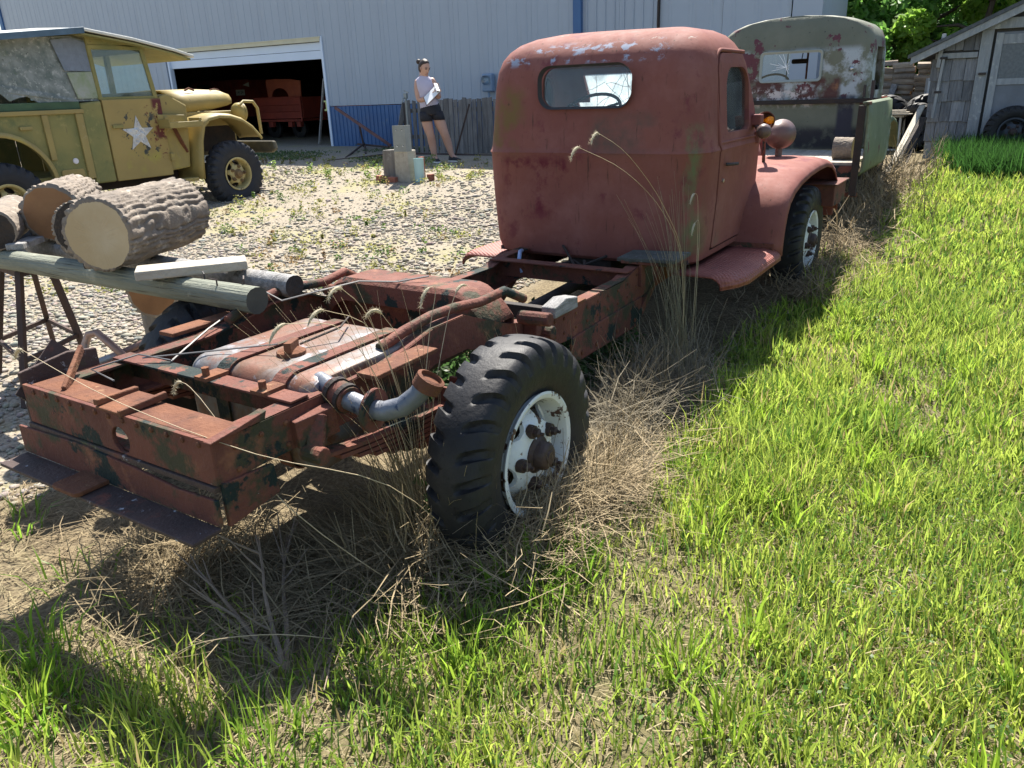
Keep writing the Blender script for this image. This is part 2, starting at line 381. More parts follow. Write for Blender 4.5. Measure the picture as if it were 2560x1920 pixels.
MB().bb(11.12, 11.15, .14, 3.0, 0, 4.29).build('lean_to_end', barn_wall, barn, local=True); MB().bb(6.72, 11.1, 2.96, 3.0, 0, 4.29).build('lean_to_back', barn_wall, barn, local=True)

# meter box with conduit on the barn wall, half hidden by the cab
def bl(s, d, z):      # barn-local to world
    c, q = math.cos(R(-87)), math.sin(R(-87)); return (12.3 + c*s - q*d, 12.2 + q*s + c*d, BZ+z)

# ------------------------------------------------------------------ wooden fence
grey_wood = mat('weathered_fence_wood', (.20, .19, .185), (.12, .115, .115), scale=5, stretch=(6, 6, .7), rough=.9, bump=.5, bscale=18, rnd=.22, spots=[((.30, .29, .27), 9, .58, .72, None, (4, 4, .6)), ((.06, .055, .055), 7, .62, .75)])
fence = thing('board_fence', 'weathered grey upright board fence in front of the barn wall', 'fence', (10.63, 7.2, gz(10.63, 7.2)))
def board(parent, name, m, x, y, w, z0, z1, t=.022, lean=0, bev=.003):
    h = z1-z0; b = MB(); zt = h
    n = 5; j = random.uniform(-.01, .012)
    pts = [(-w/2, 0), (w/2, random.uniform(-.01, .01)), (w/2-random.uniform(0, .004), zt+j), (-w/2+random.uniform(0, .005), zt-j)]
    b.prism(pts, lambda a, q, s: (s, a + lean*q, q), (-t/2, t/2)); o = b.build(name, m, parent, local=True, bevel=bev, seg=1)
    p = wloc(parent); o.location = (x-p.x, y-p.y, z0-p.z); o.rotation_euler = (random.uniform(-.01, .01), random.uniform(-.015, .015), random.uniform(-.03, .03)); return o
y = 8.42
for i in range(24):
    w = random.choice((.10, .115, .125, .095)) if i > 5 else .085
    if i == 0: w = .13
    g = .045 if i < 6 else .008
    board(fence, 'fence_board', grey_wood, 10.63+random.uniform(-.008, .008), y-w/2, w, gz(10.6, y)+random.uniform(.0, .03), 1.51+random.uniform(-.03, .03)+(.09 if i == 2 else 0), lean=-.01)
    y -= w+g
for z in (.78, 1.28): MB().bb(10.65, 10.69, y, 8.44, z, z+.08).build('fence_rail', grey_wood, fence, bevel=.003)
MB().tube([(10.66, 8.46, .4), (10.66, 8.46, 1.46)], .05, 8).build('fence_post', mat('dark_post', (.07, .06, .06), (.05, .045, .045), rough=.9), fence)
MB().bar((10.45, 8.62, .5), (10.66, 8.46, 1.48), .06, .09).build('brace', grey_wood, fence, bevel=.003)

# ------------------------------------------------------------------ shingled shed
shingle_m = mat('grey_shingle', (.235, .235, .245), (.15, .15, .16), scale=6, stretch=(5, 5, .6), rough=.9, bump=.5, bscale=20, rnd=.3, spots=[((.34, .33, .32), 8, .58, .74, None, (3, 3, .5)), ((.08, .075, .075), 9, .62, .8)])
shed_board = mat('shed_trim_board', (.34, .35, .36), (.25, .26, .27), scale=5, stretch=(4, 4, .6), rough=.85, bump=.35, bscale=16, rnd=.1, spots=[((.48, .48, .47), 9, .58, .7)])
shed_dark = mat('shed_sheathing', (.10, .095, .09), (.07, .066, .064), rough=.9)
shed_roofm = mat('shed_roof_felt', (.11, .115, .12), (.07, .075, .08), scale=14, rough=.9, bump=.4)
screen_m = mat('rusty_screen_mesh', (.14, .15, .155), (.19, .20, .205), scale=30, rough=.8, bump=.3, bscale=150)
SX = 10.93; SZ = gz(SX, -2)
shed = thing('shingled_shed', 'old grey shingled shed with peeling trim and screened door', 'shed', (SX, -2.9, SZ))
Y0, Y1, EZ, RZ, RYc = -.95, -4.9, 2.0, 2.92, -2.93
b = MB(); b.prism([(Y0, .74), (Y1, .74), (Y1, EZ), (RYc, RZ), (Y0, EZ)], lambda a, q, t: (t, a, q), (SX+.02, SX+3.2)); b.build('sheathing', shed_dark, shed)
MB().bb(SX+.0, SX+3.2, Y0-.02, Y1+.02, SZ-.1, .735).build('sill_boards', shed_board, shed, bevel=.005)
b = MB()
for sg, ye in ((1, -.62), (-1, -5.24)):
    ze = EZ - (abs(ye-(Y0 if sg > 0 else Y1)))*.46
    P = [(ye, ze), (RYc, RZ+.02), (RYc, RZ+.07), (ye, ze+.05)]
    b.prism(P, lambda a, q, t: (t, a, q), (SX-.22, SX+3.4))
b.build('roof', shed_roofm, shed)
b = MB()
for sg, ye in ((1, -.66), (-1, -5.2)):
    ze = EZ - (abs(ye-(Y0 if sg > 0 else Y1)))*.46
    b.prism([(ye, ze-.10), (RYc, RZ-.08), (RYc, RZ+.018), (ye, ze-.002)], lambda a, q, t: (t, a, q), (SX-.2, SX-.165))
b.build('barge_board', shed_board, shed, bevel=.004)
rng = random.Random(3)
for r, zb in enumerate((.74, 1.0, 1.27, 1.54, 1.92, 2.14)):
    y = Y0 + .012*r; n = 0
    while y > -1.46:
        w = rng.choice((.10, .125, .15, .17)); w = min(w, y+1.47)
        if w < .03: break
        h = .30 if r != 3 else .28
        if r >= 4: h = min(.26, 2.0 + (Y0-y)*.45 - zb + .02)
        if h > .05:
            z0 = zb+rng.uniform(-.012, .012)
            bb = MB(); bb.add([(SX-.022, y, z0), (SX-.022, y-w+.006, z0+rng.uniform(-.008, .008)), (SX-.002, y-w+.006, z0+h), (SX-.002, y, z0+h),
                               (SX+.0, y, z0), (SX+.0, y-w+.006, z0), (SX+.004, y-w+.006, z0+h), (SX+.004, y, z0+h)],
                              [(0, 1, 2, 3), (7, 6, 5, 4), (0, 4, 5, 1), (1, 5, 6, 2), (2, 6, 7, 3), (3, 7, 4, 0)])
            o = bb.build('shingle', shingle_m, shed)
        y -= w
MB().bb(SX-.05, SX-.024, Y0, -1.46, 1.83, 1.90).build('batten', shed_board, shed, bevel=.003)
MB().bar((SX-.06, -1.02, 2.15), (SX-.06, -1.0, 1.72), .05, .05).build('latch_bar', shed_board, shed, bevel=.004)
MB().bar((SX-.055, -1.06, 1.86), (SX-.055, -1.02, 1.05), .05, .035).build('latch_bar', shed_board, shed, bevel=.004)
iron = mat('black_iron', (.03, .028, .028), (.06, .04, .035), rough=.7)
for (yy, zz) in ((-1.045, 1.40), (-1.06, 1.84), (-1.55, 1.62)): MB().box((SX-.08, yy, zz), (.02, .09, .03)).build('hinge', iron, shed)
MB().bb(SX-.06, SX, -1.47, -1.61, .70, 2.17).build('door_casing', shed_board, shed, bevel=.004)
MB().bb(SX-.06, SX, -2.62, -2.76, .70, 2.17).build('door_casing', shed_board, shed, bevel=.004)
MB().bb(SX-.075, SX, -1.45, -2.78, 2.17, 2.30).build('door_head_casing', shed_board, shed, bevel=.004)
sd = MB().bb(SX-.03, SX-.005, -1.64, -2.6, .76, 2.13).build('door', mat('grey_door_panel', (.20, .215, .24), (.165, .175, .195), scale=5, rough=.8, bump=.1), shed, bevel=.004)
MB().bb(SX-.045, SX-.029, -1.645, -1.73, .77, 2.12).build('stile', shed_board, sd, bevel=.003)
MB().bb(SX-.045, SX-.029, -2.5, -2.595, .77, 2.12).build('stile', shed_board, sd, bevel=.003)
for z0, z1 in ((1.98, 2.1), (1.47, 1.55), (.78, .9)): MB().bb(SX-.043, SX-.029, -1.732, -2.498, z0, z1).build('rail', shed_board, sd, bevel=.003)
MB().bb(SX-.036, SX-.030, -1.735, -2.495, 1.552, 1.978).build('screen', screen_m, sd)
for y0, y1 in ((-2.78, -3.5), (-3.505, -4.2), (-4.205, -4.88)):
    for z0, z1 in ((.74, 1.3), (1.305, 1.98)): MB().bb(SX-.02, SX, y0, y1, z0, z1).build('wall_board', shed_board, shed, bevel=.003)

# ------------------------------------------------------------------ trees
bark = mat('tree_bark', (.085, .07, .055), (.05, .042, .035), scale=8, stretch=(3, 3, .6), rough=.95, bump=.6, bscale=14)
leaf = mat('tree_leaf', (.1, .2, .04), attr='tone', rough=.5, bump=0, transl=.55, spec=.35)
def tree(x, y, h, rad, tone, label, nleaf=9000, trunk_r=.14, low=.12):
    t = thing('leafy_tree', label, 'tree', (x, y, gz(x, y)-.05)); rg = np.random.default_rng(int(abs(x*91+y*37+h*11)*10)); rr = random.Random(int(abs(x*7+y*5)*10))
    b = MB(); top = h*.75; p = [(0, 0, 0)]
    for i in range(1, 6): p.append((rr.uniform(-.1, .1)*i, rr.uniform(-.1, .1)*i, top*i/5))
    b.tube(p, [trunk_r*(1-.16*i) for i in range(6)], 8); cl = []
    for i in range(9):
        k = rr.randint(1, 4); a = rr.uniform(0, 6.28); L = rad*rr.uniform(.5, .95); o = Vector(p[k]); e = o+Vector((math.cos(a)*L, math.sin(a)*L, L*rr.uniform(.1, .6)))
        m = (o+e)/2+Vector((0, 0, L*.12)); b.tube([o, m, e], [trunk_r*.4, trunk_r*.25, trunk_r*.08], 6); cl.append(e)
    b.build('trunk', bark, t, local=True, smooth=60)
    n = 34; ctr = np.zeros((n, 3)); 
    for i in range(n):
        zz = rr.uniform(low, .98); rad_z = rad*math.sqrt(max(.08, 1-((zz-.5)/.58)**2)); a = rr.uniform(0, 6.28); q = rad_z*math.sqrt(rr.uniform(.1, 1))
        ctr[i] = (math.cos(a)*q, math.sin(a)*q, zz*h)
    cr = rg.uniform(.28, .55, n)*rad*.6; ci = rg.integers(0, n, nleaf)
    d = rg.normal(size=(nleaf, 3)); d /= np.linalg.norm(d, axis=1)[:, None]; P = ctr[ci]+d*(cr[ci]*rg.uniform(.55, 1.05, nleaf)**.6)[:, None]*np.array([1, 1, .75])
    P[:, 2] = np.maximum(P[:, 2], .1)
    s = rg.uniform(.05, .12, nleaf); nrm = d*.5+rg.normal(size=(nleaf, 3))*.6+np.array([0, 0, .35]); nrm /= np.linalg.norm(nrm, axis=1)[:, None]
    u = np.cross(nrm, rg.normal(size=(nleaf, 3))); u /= np.linalg.norm(u, axis=1)[:, None]; w = np.cross(nrm, u)
    V = np.stack([P-u*s[:, None]*1.2, P+w*s[:, None]*.6, P+u*s[:, None]*1.2, P-w*s[:, None]*.6], 1).reshape(-1, 3)
    F = np.arange(nleaf*4).reshape(-1, 4); ct = (np.array(tone)[None]*2.1*(rg.uniform(.7, 1.35, (nleaf, 1)))*(rg.uniform(.7, 1.25, n)[ci])[:, None])*np.array([1, 1, 1])
    np_mesh('crown', V, F, leaf, t, np.repeat(ct, 4, 0)); return t
for a in ((17.6, 2.6, 5.2, 1.9, (.075, .15, .03), 'broad dark green tree nearest the barn corner', 11000),
          (19.5, .4, 5.0, 1.9, (.065, .135, .03), 'mid green tree directly above the firewood stack', 11000),
          (17.5, -1.4, 4.2, 1.6, (.13, .22, .035), 'bright yellow-green tree behind the shed roof eave', 10000),
          (20.5, -3.2, 5.4, 2.0, (.11, .2, .035), 'tall light green tree rising over the shed ridge', 9000),
          (19.0, -6.4, 5.2, 1.9, (.08, .16, .03), 'rounded green tree far behind the shed door', 5000),
          (24, 4.2, 7.5, 2.6, (.05, .115, .026), 'tall dark tree at the back left of the wood', 9000),
          (25, 0.8, 7.5, 2.8, (.05, .12, .028), 'tall dark tree at the back middle of the wood', 9000),
          (26, -3.0, 7.8, 2.8, (.075, .15, .03), 'tall tree at the back right of the wood', 8000),
          (30, 7.5, 9.5, 3.2, (.045, .11, .026), 'large far tree beyond the barn end', 6000)):
    tree(*a[:6], nleaf=int(a[6]*1.5))
# far wood behind, one mass
n = 26000; rg = np.random.default_rng(5); P = np.stack([rg.uniform(29, 36, n), rg.uniform(-26, 6.5, n), rg.uniform(.5, 10, n)], 1); P[:, 2] *= .75+.25*np.sin(P[:, 1]*.9)
d = rg.normal(size=(n, 3)); d /= np.linalg.norm(d, axis=1)[:, None]; u = np.cross(d, rg.normal(size=(n, 3))); u /= np.linalg.norm(u, axis=1)[:, None]; w = np.cross(d, u); s = rg.uniform(.15, .32, (n, 1))
V = np.stack([P-u*s, P+w*s*.6, P+u*s, P-w*s*.6], 1).reshape(-1, 3)
o = np_mesh('far_woodland', V, np.arange(n*4).reshape(-1, 4), leaf, None, np.repeat(np.array([[.05, .11, .026]])*rg.uniform(.6, 1.5, (n, 1)), 4, 0)); tag(o, 'dense green woodland beyond the trees and the shed', 'woodland', kind='stuff')
# ================================================================== RUSTY RED TRUCK
red = mat('faded_red_paint', (.225, .083, .063), (.19, .067, .056), scale=2.2, rough=.78, bump=.08, bscale=25, spec=.2, spots=[
    ((.25, .105, .088), 3.5, .46, .72), ((.165, .048, .05), 5, .58, .66), ((.10, .045, .035), 9, .60, .70, None, (5, 5, .5)), ((.08, .035, .028), 38, .67, .70), ((.30, .15, .125), 60, .70, .73),
    ((.30, .33, .41), 11, .53, .60, (2.0, 2.45, -.48, .56, 1.765, 1.865, .02), (1, 1, 1.6)),
    ((.36, .30, .26), 14, .64, .70, (2.0, 2.7, -.7, .7, 1.84, 2.1, .03)),
    ((.13, .15, .075), 8, .42, .60, (2.0, 2.5, -.69, -.60, .72, 1.42, .03), (1, 1, .5)),
    ((.16, .10, .04), 4, .48, .64, (2.0, 2.3, .42, .68, 1.25, 1.65, .06)),
    ((.115, .075, .06), 3, .46, .62, (2.0, 2.3, -.45, -.05, 1.28, 1.48, .05)),
    ((.12, .02, .03), 5, .48, .60, (2.0, 2.3, .1, .55, .9, 1.25, .04))])
rust = mat('rusty_red_steel', (.165, .058, .038), (.105, .038, .028), scale=4, rough=.8, bump=.35, bscale=60, spec=.3, spots=[
    ((.05, .046, .026), 6, .52, .60), ((.012, .022, .02), 4.5, .575, .60), ((.22, .09, .05), 9, .57, .70), ((.07, .035, .022), 22, .62, .72), ((.36, .35, .35), 34, .70, .76)])
rust2 = mat('orange_rust', (.18, .075, .038), (.105, .043, .027), scale=7, rough=.85, bump=.4, bscale=70, spec=.25, spots=[((.06, .03, .02), 10, .58, .7), ((.33, .2, .11), 16, .62, .72)])
apronm = mat('dark_lichened_steel', (.075, .045, .038), (.045, .03, .027), scale=5, rough=.75, bump=.3, bscale=60, spots=[((.42, .43, .45), 24, .62, .68), ((.20, .06, .035), 5, .56, .68), ((.07, .075, .03), 6, .6, .7)])
tankm = mat('rust_stained_galvanised', (.155, .145, .14), (.12, .062, .037), scale=4, lo=.44, hi=.56, rough=.55, metal=.1, bump=.12, bscale=40, spots=[((.15, .06, .033), 7, .48, .60), ((.26, .26, .28), 9, .58, .65), ((.10, .13, .19), 9, .64, .72), ((.2, .075, .035), 20, .62, .7)])
pipem = mat('flaking_silver_pipe', (.19, .20, .225), (.12, .13, .15), scale=8, rough=.45, metal=.3, bump=.2, spots=[((.03, .045, .08), 14, .56, .62), ((.25, .1, .05), 10, .64, .7)])
rubber = mat('old_tyre_rubber', (.013, .013, .015), (.021, .020, .021), scale=9, rough=.6, bump=.15, bscale=60, spec=.35, spots=[((.04, .037, .033), 5, .58, .8), ((.004, .004, .005), 45, .62, .66)])
whitem = mat('chipped_white_paint', (.66, .68, .68), (.60, .62, .60), scale=6, rough=.45, bump=.1, bscale=50, spots=[((.075, .035, .022), 11, .575, .595), ((.10, .05, .03), 34, .63, .655), ((.42, .41, .30), 5, .58, .75)])
hubm = mat('greasy_brown_hub', (.06, .034, .026), (.035, .022, .018), scale=10, rough=.6, bump=.4, bscale=40, spots=[((.55, .56, .55), 14, .63, .67)])
blackm = mat('black_oily_steel', (.022, .019, .018), (.04, .026, .02), scale=8, rough=.8, bump=.2)
greywood = mat('grey_splintered_wood', (.33, .32, .31), (.19, .185, .18), scale=7, stretch=(1, 6, 6), rough=.9, bump=.6, bscale=20, spots=[((.07, .065, .06), 12, .58, .68)])
glass = glass_mat('dusty_glass'); glass2 = glass_mat('clear_window_glass', (.9, .95, .95), .03, .9)
chrome = mat('worn_chrome', (.5, .5, .5), rough=.3, metal=.9, bump=.05)

def tyre_mesh(name, Rt=.455, W=.25, bead=.215, lugs=26, dep=.026, per=14, slant=.45, center=.028, nv=52):
    hw = W/2
    P = [(-.68, bead), (-.92, bead+(Rt-bead)*.23), (-1.0, bead+(Rt-bead)*.48), (-.97, bead+(Rt-bead)*.70), (-.90, bead+(Rt-bead)*.86), (-.78, Rt-.012), (-.4, Rt-.002), (0, Rt)]
    P = [(a*hw, r) for a, r in P]; P = P+[(-a, r) for a, r in P[-2::-1]]
    A = np.array(P); L = np.concatenate([[0], np.cumsum(np.linalg.norm(np.diff(A, axis=0), axis=1))]); t = np.linspace(0, L[-1], nv)
    def sp(k):   # smooth resample
        v = np.interp(np.linspace(0, L[-1], 400), L, A[:, k]); v = np.convolve(np.pad(v, 12, 'edge'), np.ones(25)/25, 'valid'); return np.interp(t, np.linspace(0, L[-1], 400), v)
    yy, rr = sp(0), sp(1); nu = lugs*per; th = np.arange(nu)*2*math.pi/nu
    TH, YY = np.meshgrid(th, yy, indexing='ij'); RR = np.broadcast_to(rr, TH.shape).copy()
    side = np.where(YY > 0, .5, 0.); ay = np.abs(YY)/hw
    ph = (lugs*TH/(2*math.pi) + side) % 1.0; TH = TH - slant*ay*1.2*2*math.pi/lugs
    width = .13+.06*np.clip((ay-.2)/.5, 0, 1); dd = np.abs(ph-.5)
    g = sm((width-dd)/.07+.3)*sm((ay-center/hw)/.10)
    zone = sm((RR-(bead+(Rt-bead)*.52))/((Rt-bead)*.20))
    RR = RR - dep*g*zone*np.clip(.6+.6*ay, 0, 1)
    V = np.stack([RR*np.cos(TH), YY, RR*np.sin(TH)], -1).reshape(-1, 3); I = np.arange(nu*nv).reshape(nu, nv); J = np.roll(I, -1, 0)
    F = np.stack([I[:, :-1], J[:, :-1], J[:, 1:], I[:, 1:]], -1).reshape(-1, 4)
    me = bpy.data.meshes.new(name); me.from_pydata(V.tolist(), [], F.tolist()); me.shade_smooth(); me.set_sharp_from_angle(angle=R(38)); return me

def make_wheel(name, parent, tyre_me, mats, bead=.215, hole_n=5, out=-1):
    """wheel with its outer face towards -y"""
    mw, mh, mt = mats; s = bead/.215
    prof = [(.213, -.085), (.226, -.097), (.228, -.103), (.219, -.106), (.204, -.100), (.197, -.086), (.190, -.05), (.186, -.02), (.178, -.016), (.150, -.045), (.125, -.078), (.100, -.090), (.055, -.092), (.001, -.092),
            (.001, -.084), (.055, -.084), (.098, -.082), (.118, -.070), (.145, -.035), (.176, -.004), (.192, .0), (.192, .085), (.21, .09)]
    b = MB().lathe([(r*s, h*s) for r, h in prof], (0, 0, 0), (0, 1, 0), 64, closed=True)
    cut = []
    for i in range(hole_n):
        a = 2*math.pi*(i+.5)/hole_n; c = MB(); r = .155*s
        c.lathe([(.033*s, -.12), (.033*s, .03)], (r*math.cos(a), 0, r*math.sin(a)), (0, 1, 0), 14, caps=True)
        for k, v in enumerate(c.v):     # stretch the hole along the circle
            t = Vector((-math.sin(a), 0, math.cos(a))); d = Vector(v)-Vector((r*math.cos(a), v[1], r*math.sin(a))); c.v[k] = tuple(Vector(v)+t*d.dot(t)*.75)
        cut.append(('DIFFERENCE', c))
    me = boolean(b, cut); me.materials.clear(); w = finish(me, name, mw, parent, smooth=35)
    t = bpy.data.objects.new('tyre', tyre_me); COL.objects.link(t); t.parent = w
    if not tyre_me.materials: tyre_me.materials.append(mt)
    MB().lathe([(.001, -.150), (.022, -.150), (.024, -.144), (.040, -.142), (.050, -.132), (.053, -.105), (.068, -.096), (.070, -.085)], (0, 0, 0), (0, 1, 0), 24).build('hub', mh, w, local=True, smooth=40)
    MB().lathe([(.001, .03), (.172*s, .03), (.176*s, .036), (.176*s, .11), (.001, .11)], (0, 0, 0), (0, 1, 0), 28).build('brake_drum', mat('black_oily_steel', (.022, .019, .018)), w, local=True, smooth=35)
    for i in range(5):
        a = 2*math.pi*(i+.25)/5; nb = MB(); c = (.104*math.cos(a), 0, .104*math.sin(a))
        nb.lathe([(.025, -.080), (.024, -.104), (.001, -.106)], c, (0, 1, 0), 14); nb.lathe([(.016, -.104), (.016, -.122), (.006, -.128), (.006, -.14), (.001, -.14)], c, (0, 1, 0), 6)
        nb.build('lug_nut', mh, w, local=True)
    return w

truck = thing('red_truck', 'rusty red bare-chassis truck with rounded cab, no bed, in the long grass', 'truck', (0, 0, 0))
# ---- wheels
tm = tyre_mesh('lug_tyre', Rt=.412, W=.232)
w0 = make_wheel('wheel', truck, tm, (whitem, hubm, rubber))
w0.location = (0, -.80, .43); w0.rotation_euler = (0, R(-18), 0)
for (x, y, rz, ry) in ((0, .80, 180, 10), (4.15, -.80, 0, 40), (4.15, .80, 180, 5)):
    c = copy_tree(w0, truck); c.location = (x, y, .43+(.04 if x > 2 else 0)); c.rotation_euler = (0, R(ry), R(rz))
# ---- frame rails
top = [(-.966, .78), (-.32, .78), (-.16, .80), (.0, .835), (.2, .835), (.34, .78), (.5, .72), (.75, .67), (1.0, .65), (1.66, .65), (1.84, .69), (2.3, .685), (4.7, .64)]
bot = [(4.7, .54), (2.3, .53), (1.84, .51), (1.0, .50), (.75, .52), (.5, .585), (.3, .66), (.2, .70), (.0, .70), (-.16, .66), (-.32, .65), (-.966, .655)]
for sg in (-1, 1):
    b = MB(); yo = sg*.466
    b.prism(top+bot, lambda a, q, t: (a, t, q), (yo, yo-sg*.009))
    for P, dz in ((top, -.008), (list(reversed(bot)), .008)):
        for (a, c) in zip(P[:-1], P[1:]):
            b.add([(a[0], yo-sg*.001, a[1]), (c[0], yo-sg*.001, c[1]), (c[0], yo-sg*.075, c[1]), (a[0], yo-sg*.075, a[1]),
                   (a[0], yo-sg*.001, a[1]+dz), (c[0], yo-sg*.001, c[1]+dz), (c[0], yo-sg*.075, c[1]+dz), (a[0], yo-sg*.075, a[1]+dz)],
                  [(0, 1, 2, 3), (7, 6, 5, 4), (0, 4, 5, 1), (2, 6, 7, 3), (1, 5, 6, 2), (3, 7, 4, 0)])
    b.build('frame_rail', rust, truck)
    b = MB(); b.prism([(1.04, .502), (1.88, .512), (1.86, .37), (1.80, .355), (1.12, .365), (1.05, .40)], lambda a, q, t: (a, t, q), (yo+sg*.012, yo-sg*.004)); b.build('reinforcing_plate', rust, truck, bevel=.004)
    b = MB(); b.prism([(-.966, .66), (-.79, .645), (-.78, .55), (-.965, .525)], lambda a, q, t: (a, t, q), (yo+sg*.01, yo-sg*.006)); b.build('side_plate', rust, truck, bevel=.003)
    b = MB(); b.bar((1.84, yo, .40), (2.25, yo*.98, .66), .03, .05); b.build('brace', rust, truck, bevel=.004)
b = MB()
for sg in (-1, 1):
    for x in list(np.arange(-.9, -.35, .09))+list(np.arange(.62, 1.02, .09))+list(np.arange(1.1, 1.85, .12)):
        for dz in (.035, .105):
            zt = np.interp(x, [p[0] for p in top], [p[1] for p in top]); b.lathe([(.009, 0), (.008, .005), (.001, .008)], (x, sg*.466, zt-dz), (0, sg, 0), 7)
for y in np.arange(-.42, .44, .07): b.lathe([(.009, 0), (.008, .005), (.001, .008)], (-.977, y, .772), (-1, 0, 0), 7)
for x in (1.14, 1.3, 1.55, 1.78): b.lathe([(.012, 0), (.012, .008), (.001, .010)], (x, -.477, .40), (0, -1, 0), 6)
o = b.build('frame_rivets', rust2, truck); o['kind'] = 'stuff'
# rear cross-member with the round hole
b = MB(); b.bb(-.975, -.962, -.47, .49, .655, .786); b.bb(-.963, -.86, -.46, .46, .775, .785); b.bb(-.963, -.9, -.46, .46, .655, .664)
hole = MB().lathe([(.042, -1.1), (.042, -.9)], (0, -.035, .70), (1, 0, 0), 28, caps=True)
me = boolean(MB().bb(-.977, -.963, -.468, .49, .655, .787), [('DIFFERENCE', hole)]); rc = place_mesh(me, 'rear_crossmember', rust, truck, bevel=.003)
MB().bb(-.962, -.85, -.455, .46, .777, .787).build('top_flange', rust2, rc, bevel=.003)
MB().bb(-.962, -.905, -.455, .46, .656, .665).build('bottom_flange', rust, rc, bevel=.003)
b = MB(); b.bb(-.985, -.84, -.075, .05, .788, .797); b.box((-.91, .055, .803), (.15, .02, .02), rot=(0, 4, 8)); b.box((-.91, -.078, .80), (.15, .018, .022), rot=(0, -5, -6)); b.build('weld_patch', rust2, rc, bevel=.004)
b = MB(); b.prism([(-.985, .785), (-.80, .79), (-.79, .815), (-.90, .80), (-.985, .79)], lambda a, q, t: (a, t, q), (-.482, -.45)); b.build('torn_flange', rust, truck, bevel=.003)
# apron: angle iron below
b = MB(); b.prism([(-.47, .535), (.56, .535), (.56, .632), (.2, .645), (-.1, .63), (-.3, .612), (-.47, .618)], lambda a, q, t: (t, a, q), (-.992, -.981)); b.build('apron_plate', rust, truck, bevel=.003)
b = MB(); b.bb(-.984, -.90, -.462, .50, .634, .652); b.build('mossy_ledge', apronm, truck, bevel=.003)
b = MB(); b.prism([(-1.085, -.47), (-.99, -.47), (-.99, .55), (-1.085, .545)], lambda a, q, t: (a, q, t), (.522, .534)); b.build('apron_step', apronm, truck, bevel=.003)
b = MB(); b.prism(rrect(-1.10, -.96, .06, .20, .02), lambda a, q, t: (a, q, t), (.536, .55)); b.build('hitch_tab', rust2, truck, bevel=.003)
b = MB(); b.bar((-.95, .50, .70), (-.78, .53, .84), .006, .14, up=(1, 0, 0)); b.build('bent_end_plate', apronm, truck)
b = MB(); b.prism([(-.97, .60), (-.7, .60), (-.7, .83), (-.8, .845), (-.97, .82)], lambda a, q, t: (a, t, q), (.505, .52)); b.build('left_end_plate', apronm, truck, bevel=.004)
b = MB(); b.bar((-.94, .30, .785), (-.78, .45, .86), .015, .03); b.build('bent_strap', rust2, truck, bevel=.004)
# second cross-member (angle iron)
b = MB(); b.bb(-.68, -.61, -.455, .455, .786, .794); b.bb(-.615, -.607, -.455, .455, .70, .786); b.build('crossmember', rust, truck, bevel=.002)
for yy in (-.32, -.05): 
    b = MB(); b.box((-.645, yy, .80), (.09, .06, .012)); b.lathe([(.013, 0), (.013, .03), (.001, .03)], (-.665, yy, .803), (0, 0, 1), 6); b.build('strap_bolt', rust2, truck)
# kick-up cross-member over the axle
def arch(x0, x1, zt, zs, name, m):
    rg = []
    pts = []
    for i in range(25):
        y = -.455+.91*i/24; e = min(1, (abs(abs(y)-.455))/.16); z = zs+(zt-zs)*math.sin(e*math.pi/2)**.9; pts.append((y, z))
    b = MB(); rg = [[(x0, y, z), (x0+.02, y, z+.018), (x1-.02, y, z+.018), (x1, y, z), (x1, y, z-.085), (x1-.008, y, z-.085), (x1-.012, y, z-.004), (x0+.012, y, z-.004), (x0+.008, y, z-.085), (x0, y, z-.085)] for y, z in pts]
    b.loft(rg); return b.build(name, m, truck, smooth=40)
arch(.34, .56, .86, .74, 'axle_crossmember', rust)
b = MB(); b.bb(.44, .46, -.45, .45, .60, .76); b.build('crossmember_web', rust, truck, bevel=.003)
b = MB(); b.bb(1.72, 1.80, -.455, .455, .675, .683); b.bb(1.795, 1.803, -.455, .455, .57, .675); b.build('crossmember', rust, truck, bevel=.002)
b = MB(); b.bb(1.15, 1.2, -.455, .455, .53, .60); b.build('crossmember', blackm, truck, bevel=.004)
# fuel tank lying between the rails
sec = rrect(-.60, .0, .50, .815, [.05, .05, .05, .075], 6)
b = MB(); rings = []
for (y, k) in ((-.43, .90), (-.425, .95), (-.41, .985), (-.39, 1), (-.2, 1), (0, 1), (.12, 1), (.14, .985), (.155, .95), (.16, .9)):
    rings.append([(-.3+(a+.3)*k, y, .66+(q-.66)*k) for a, q in sec])
b.loft(rings); tank = b.build('fuel_tank', tankm, truck, smooth=35)
for yy in (-.30, -.03):
    b = MB(); out_ = rrect(-.607, .007, .494, .822, [.05, .05, .05, .08], 6); b.loft([[(a, yy-.03, q) for a, q in out_], [(a, yy+.03, q) for a, q in out_]], caps=False); b.build('tank_strap', rust, tank, solid=.006)
b = MB(); b.lathe([(.05, 0), (.05, .012), (.03, .02), (.001, .02)], (-.40, -.16, .815), (0, 0, 1), 16); b.box((-.40, -.165, .845), (.09, .025, .035), rot=(0, 5, 30)); b.build('sender_cap', rust2, tank, bevel=.002)
b = MB(); b.tube([(-.34, -.14, .83), (-.2, -.2, .86), (-.05, -.1, .85)], .004, 5); b.build('sender_wire', blackm, tank)
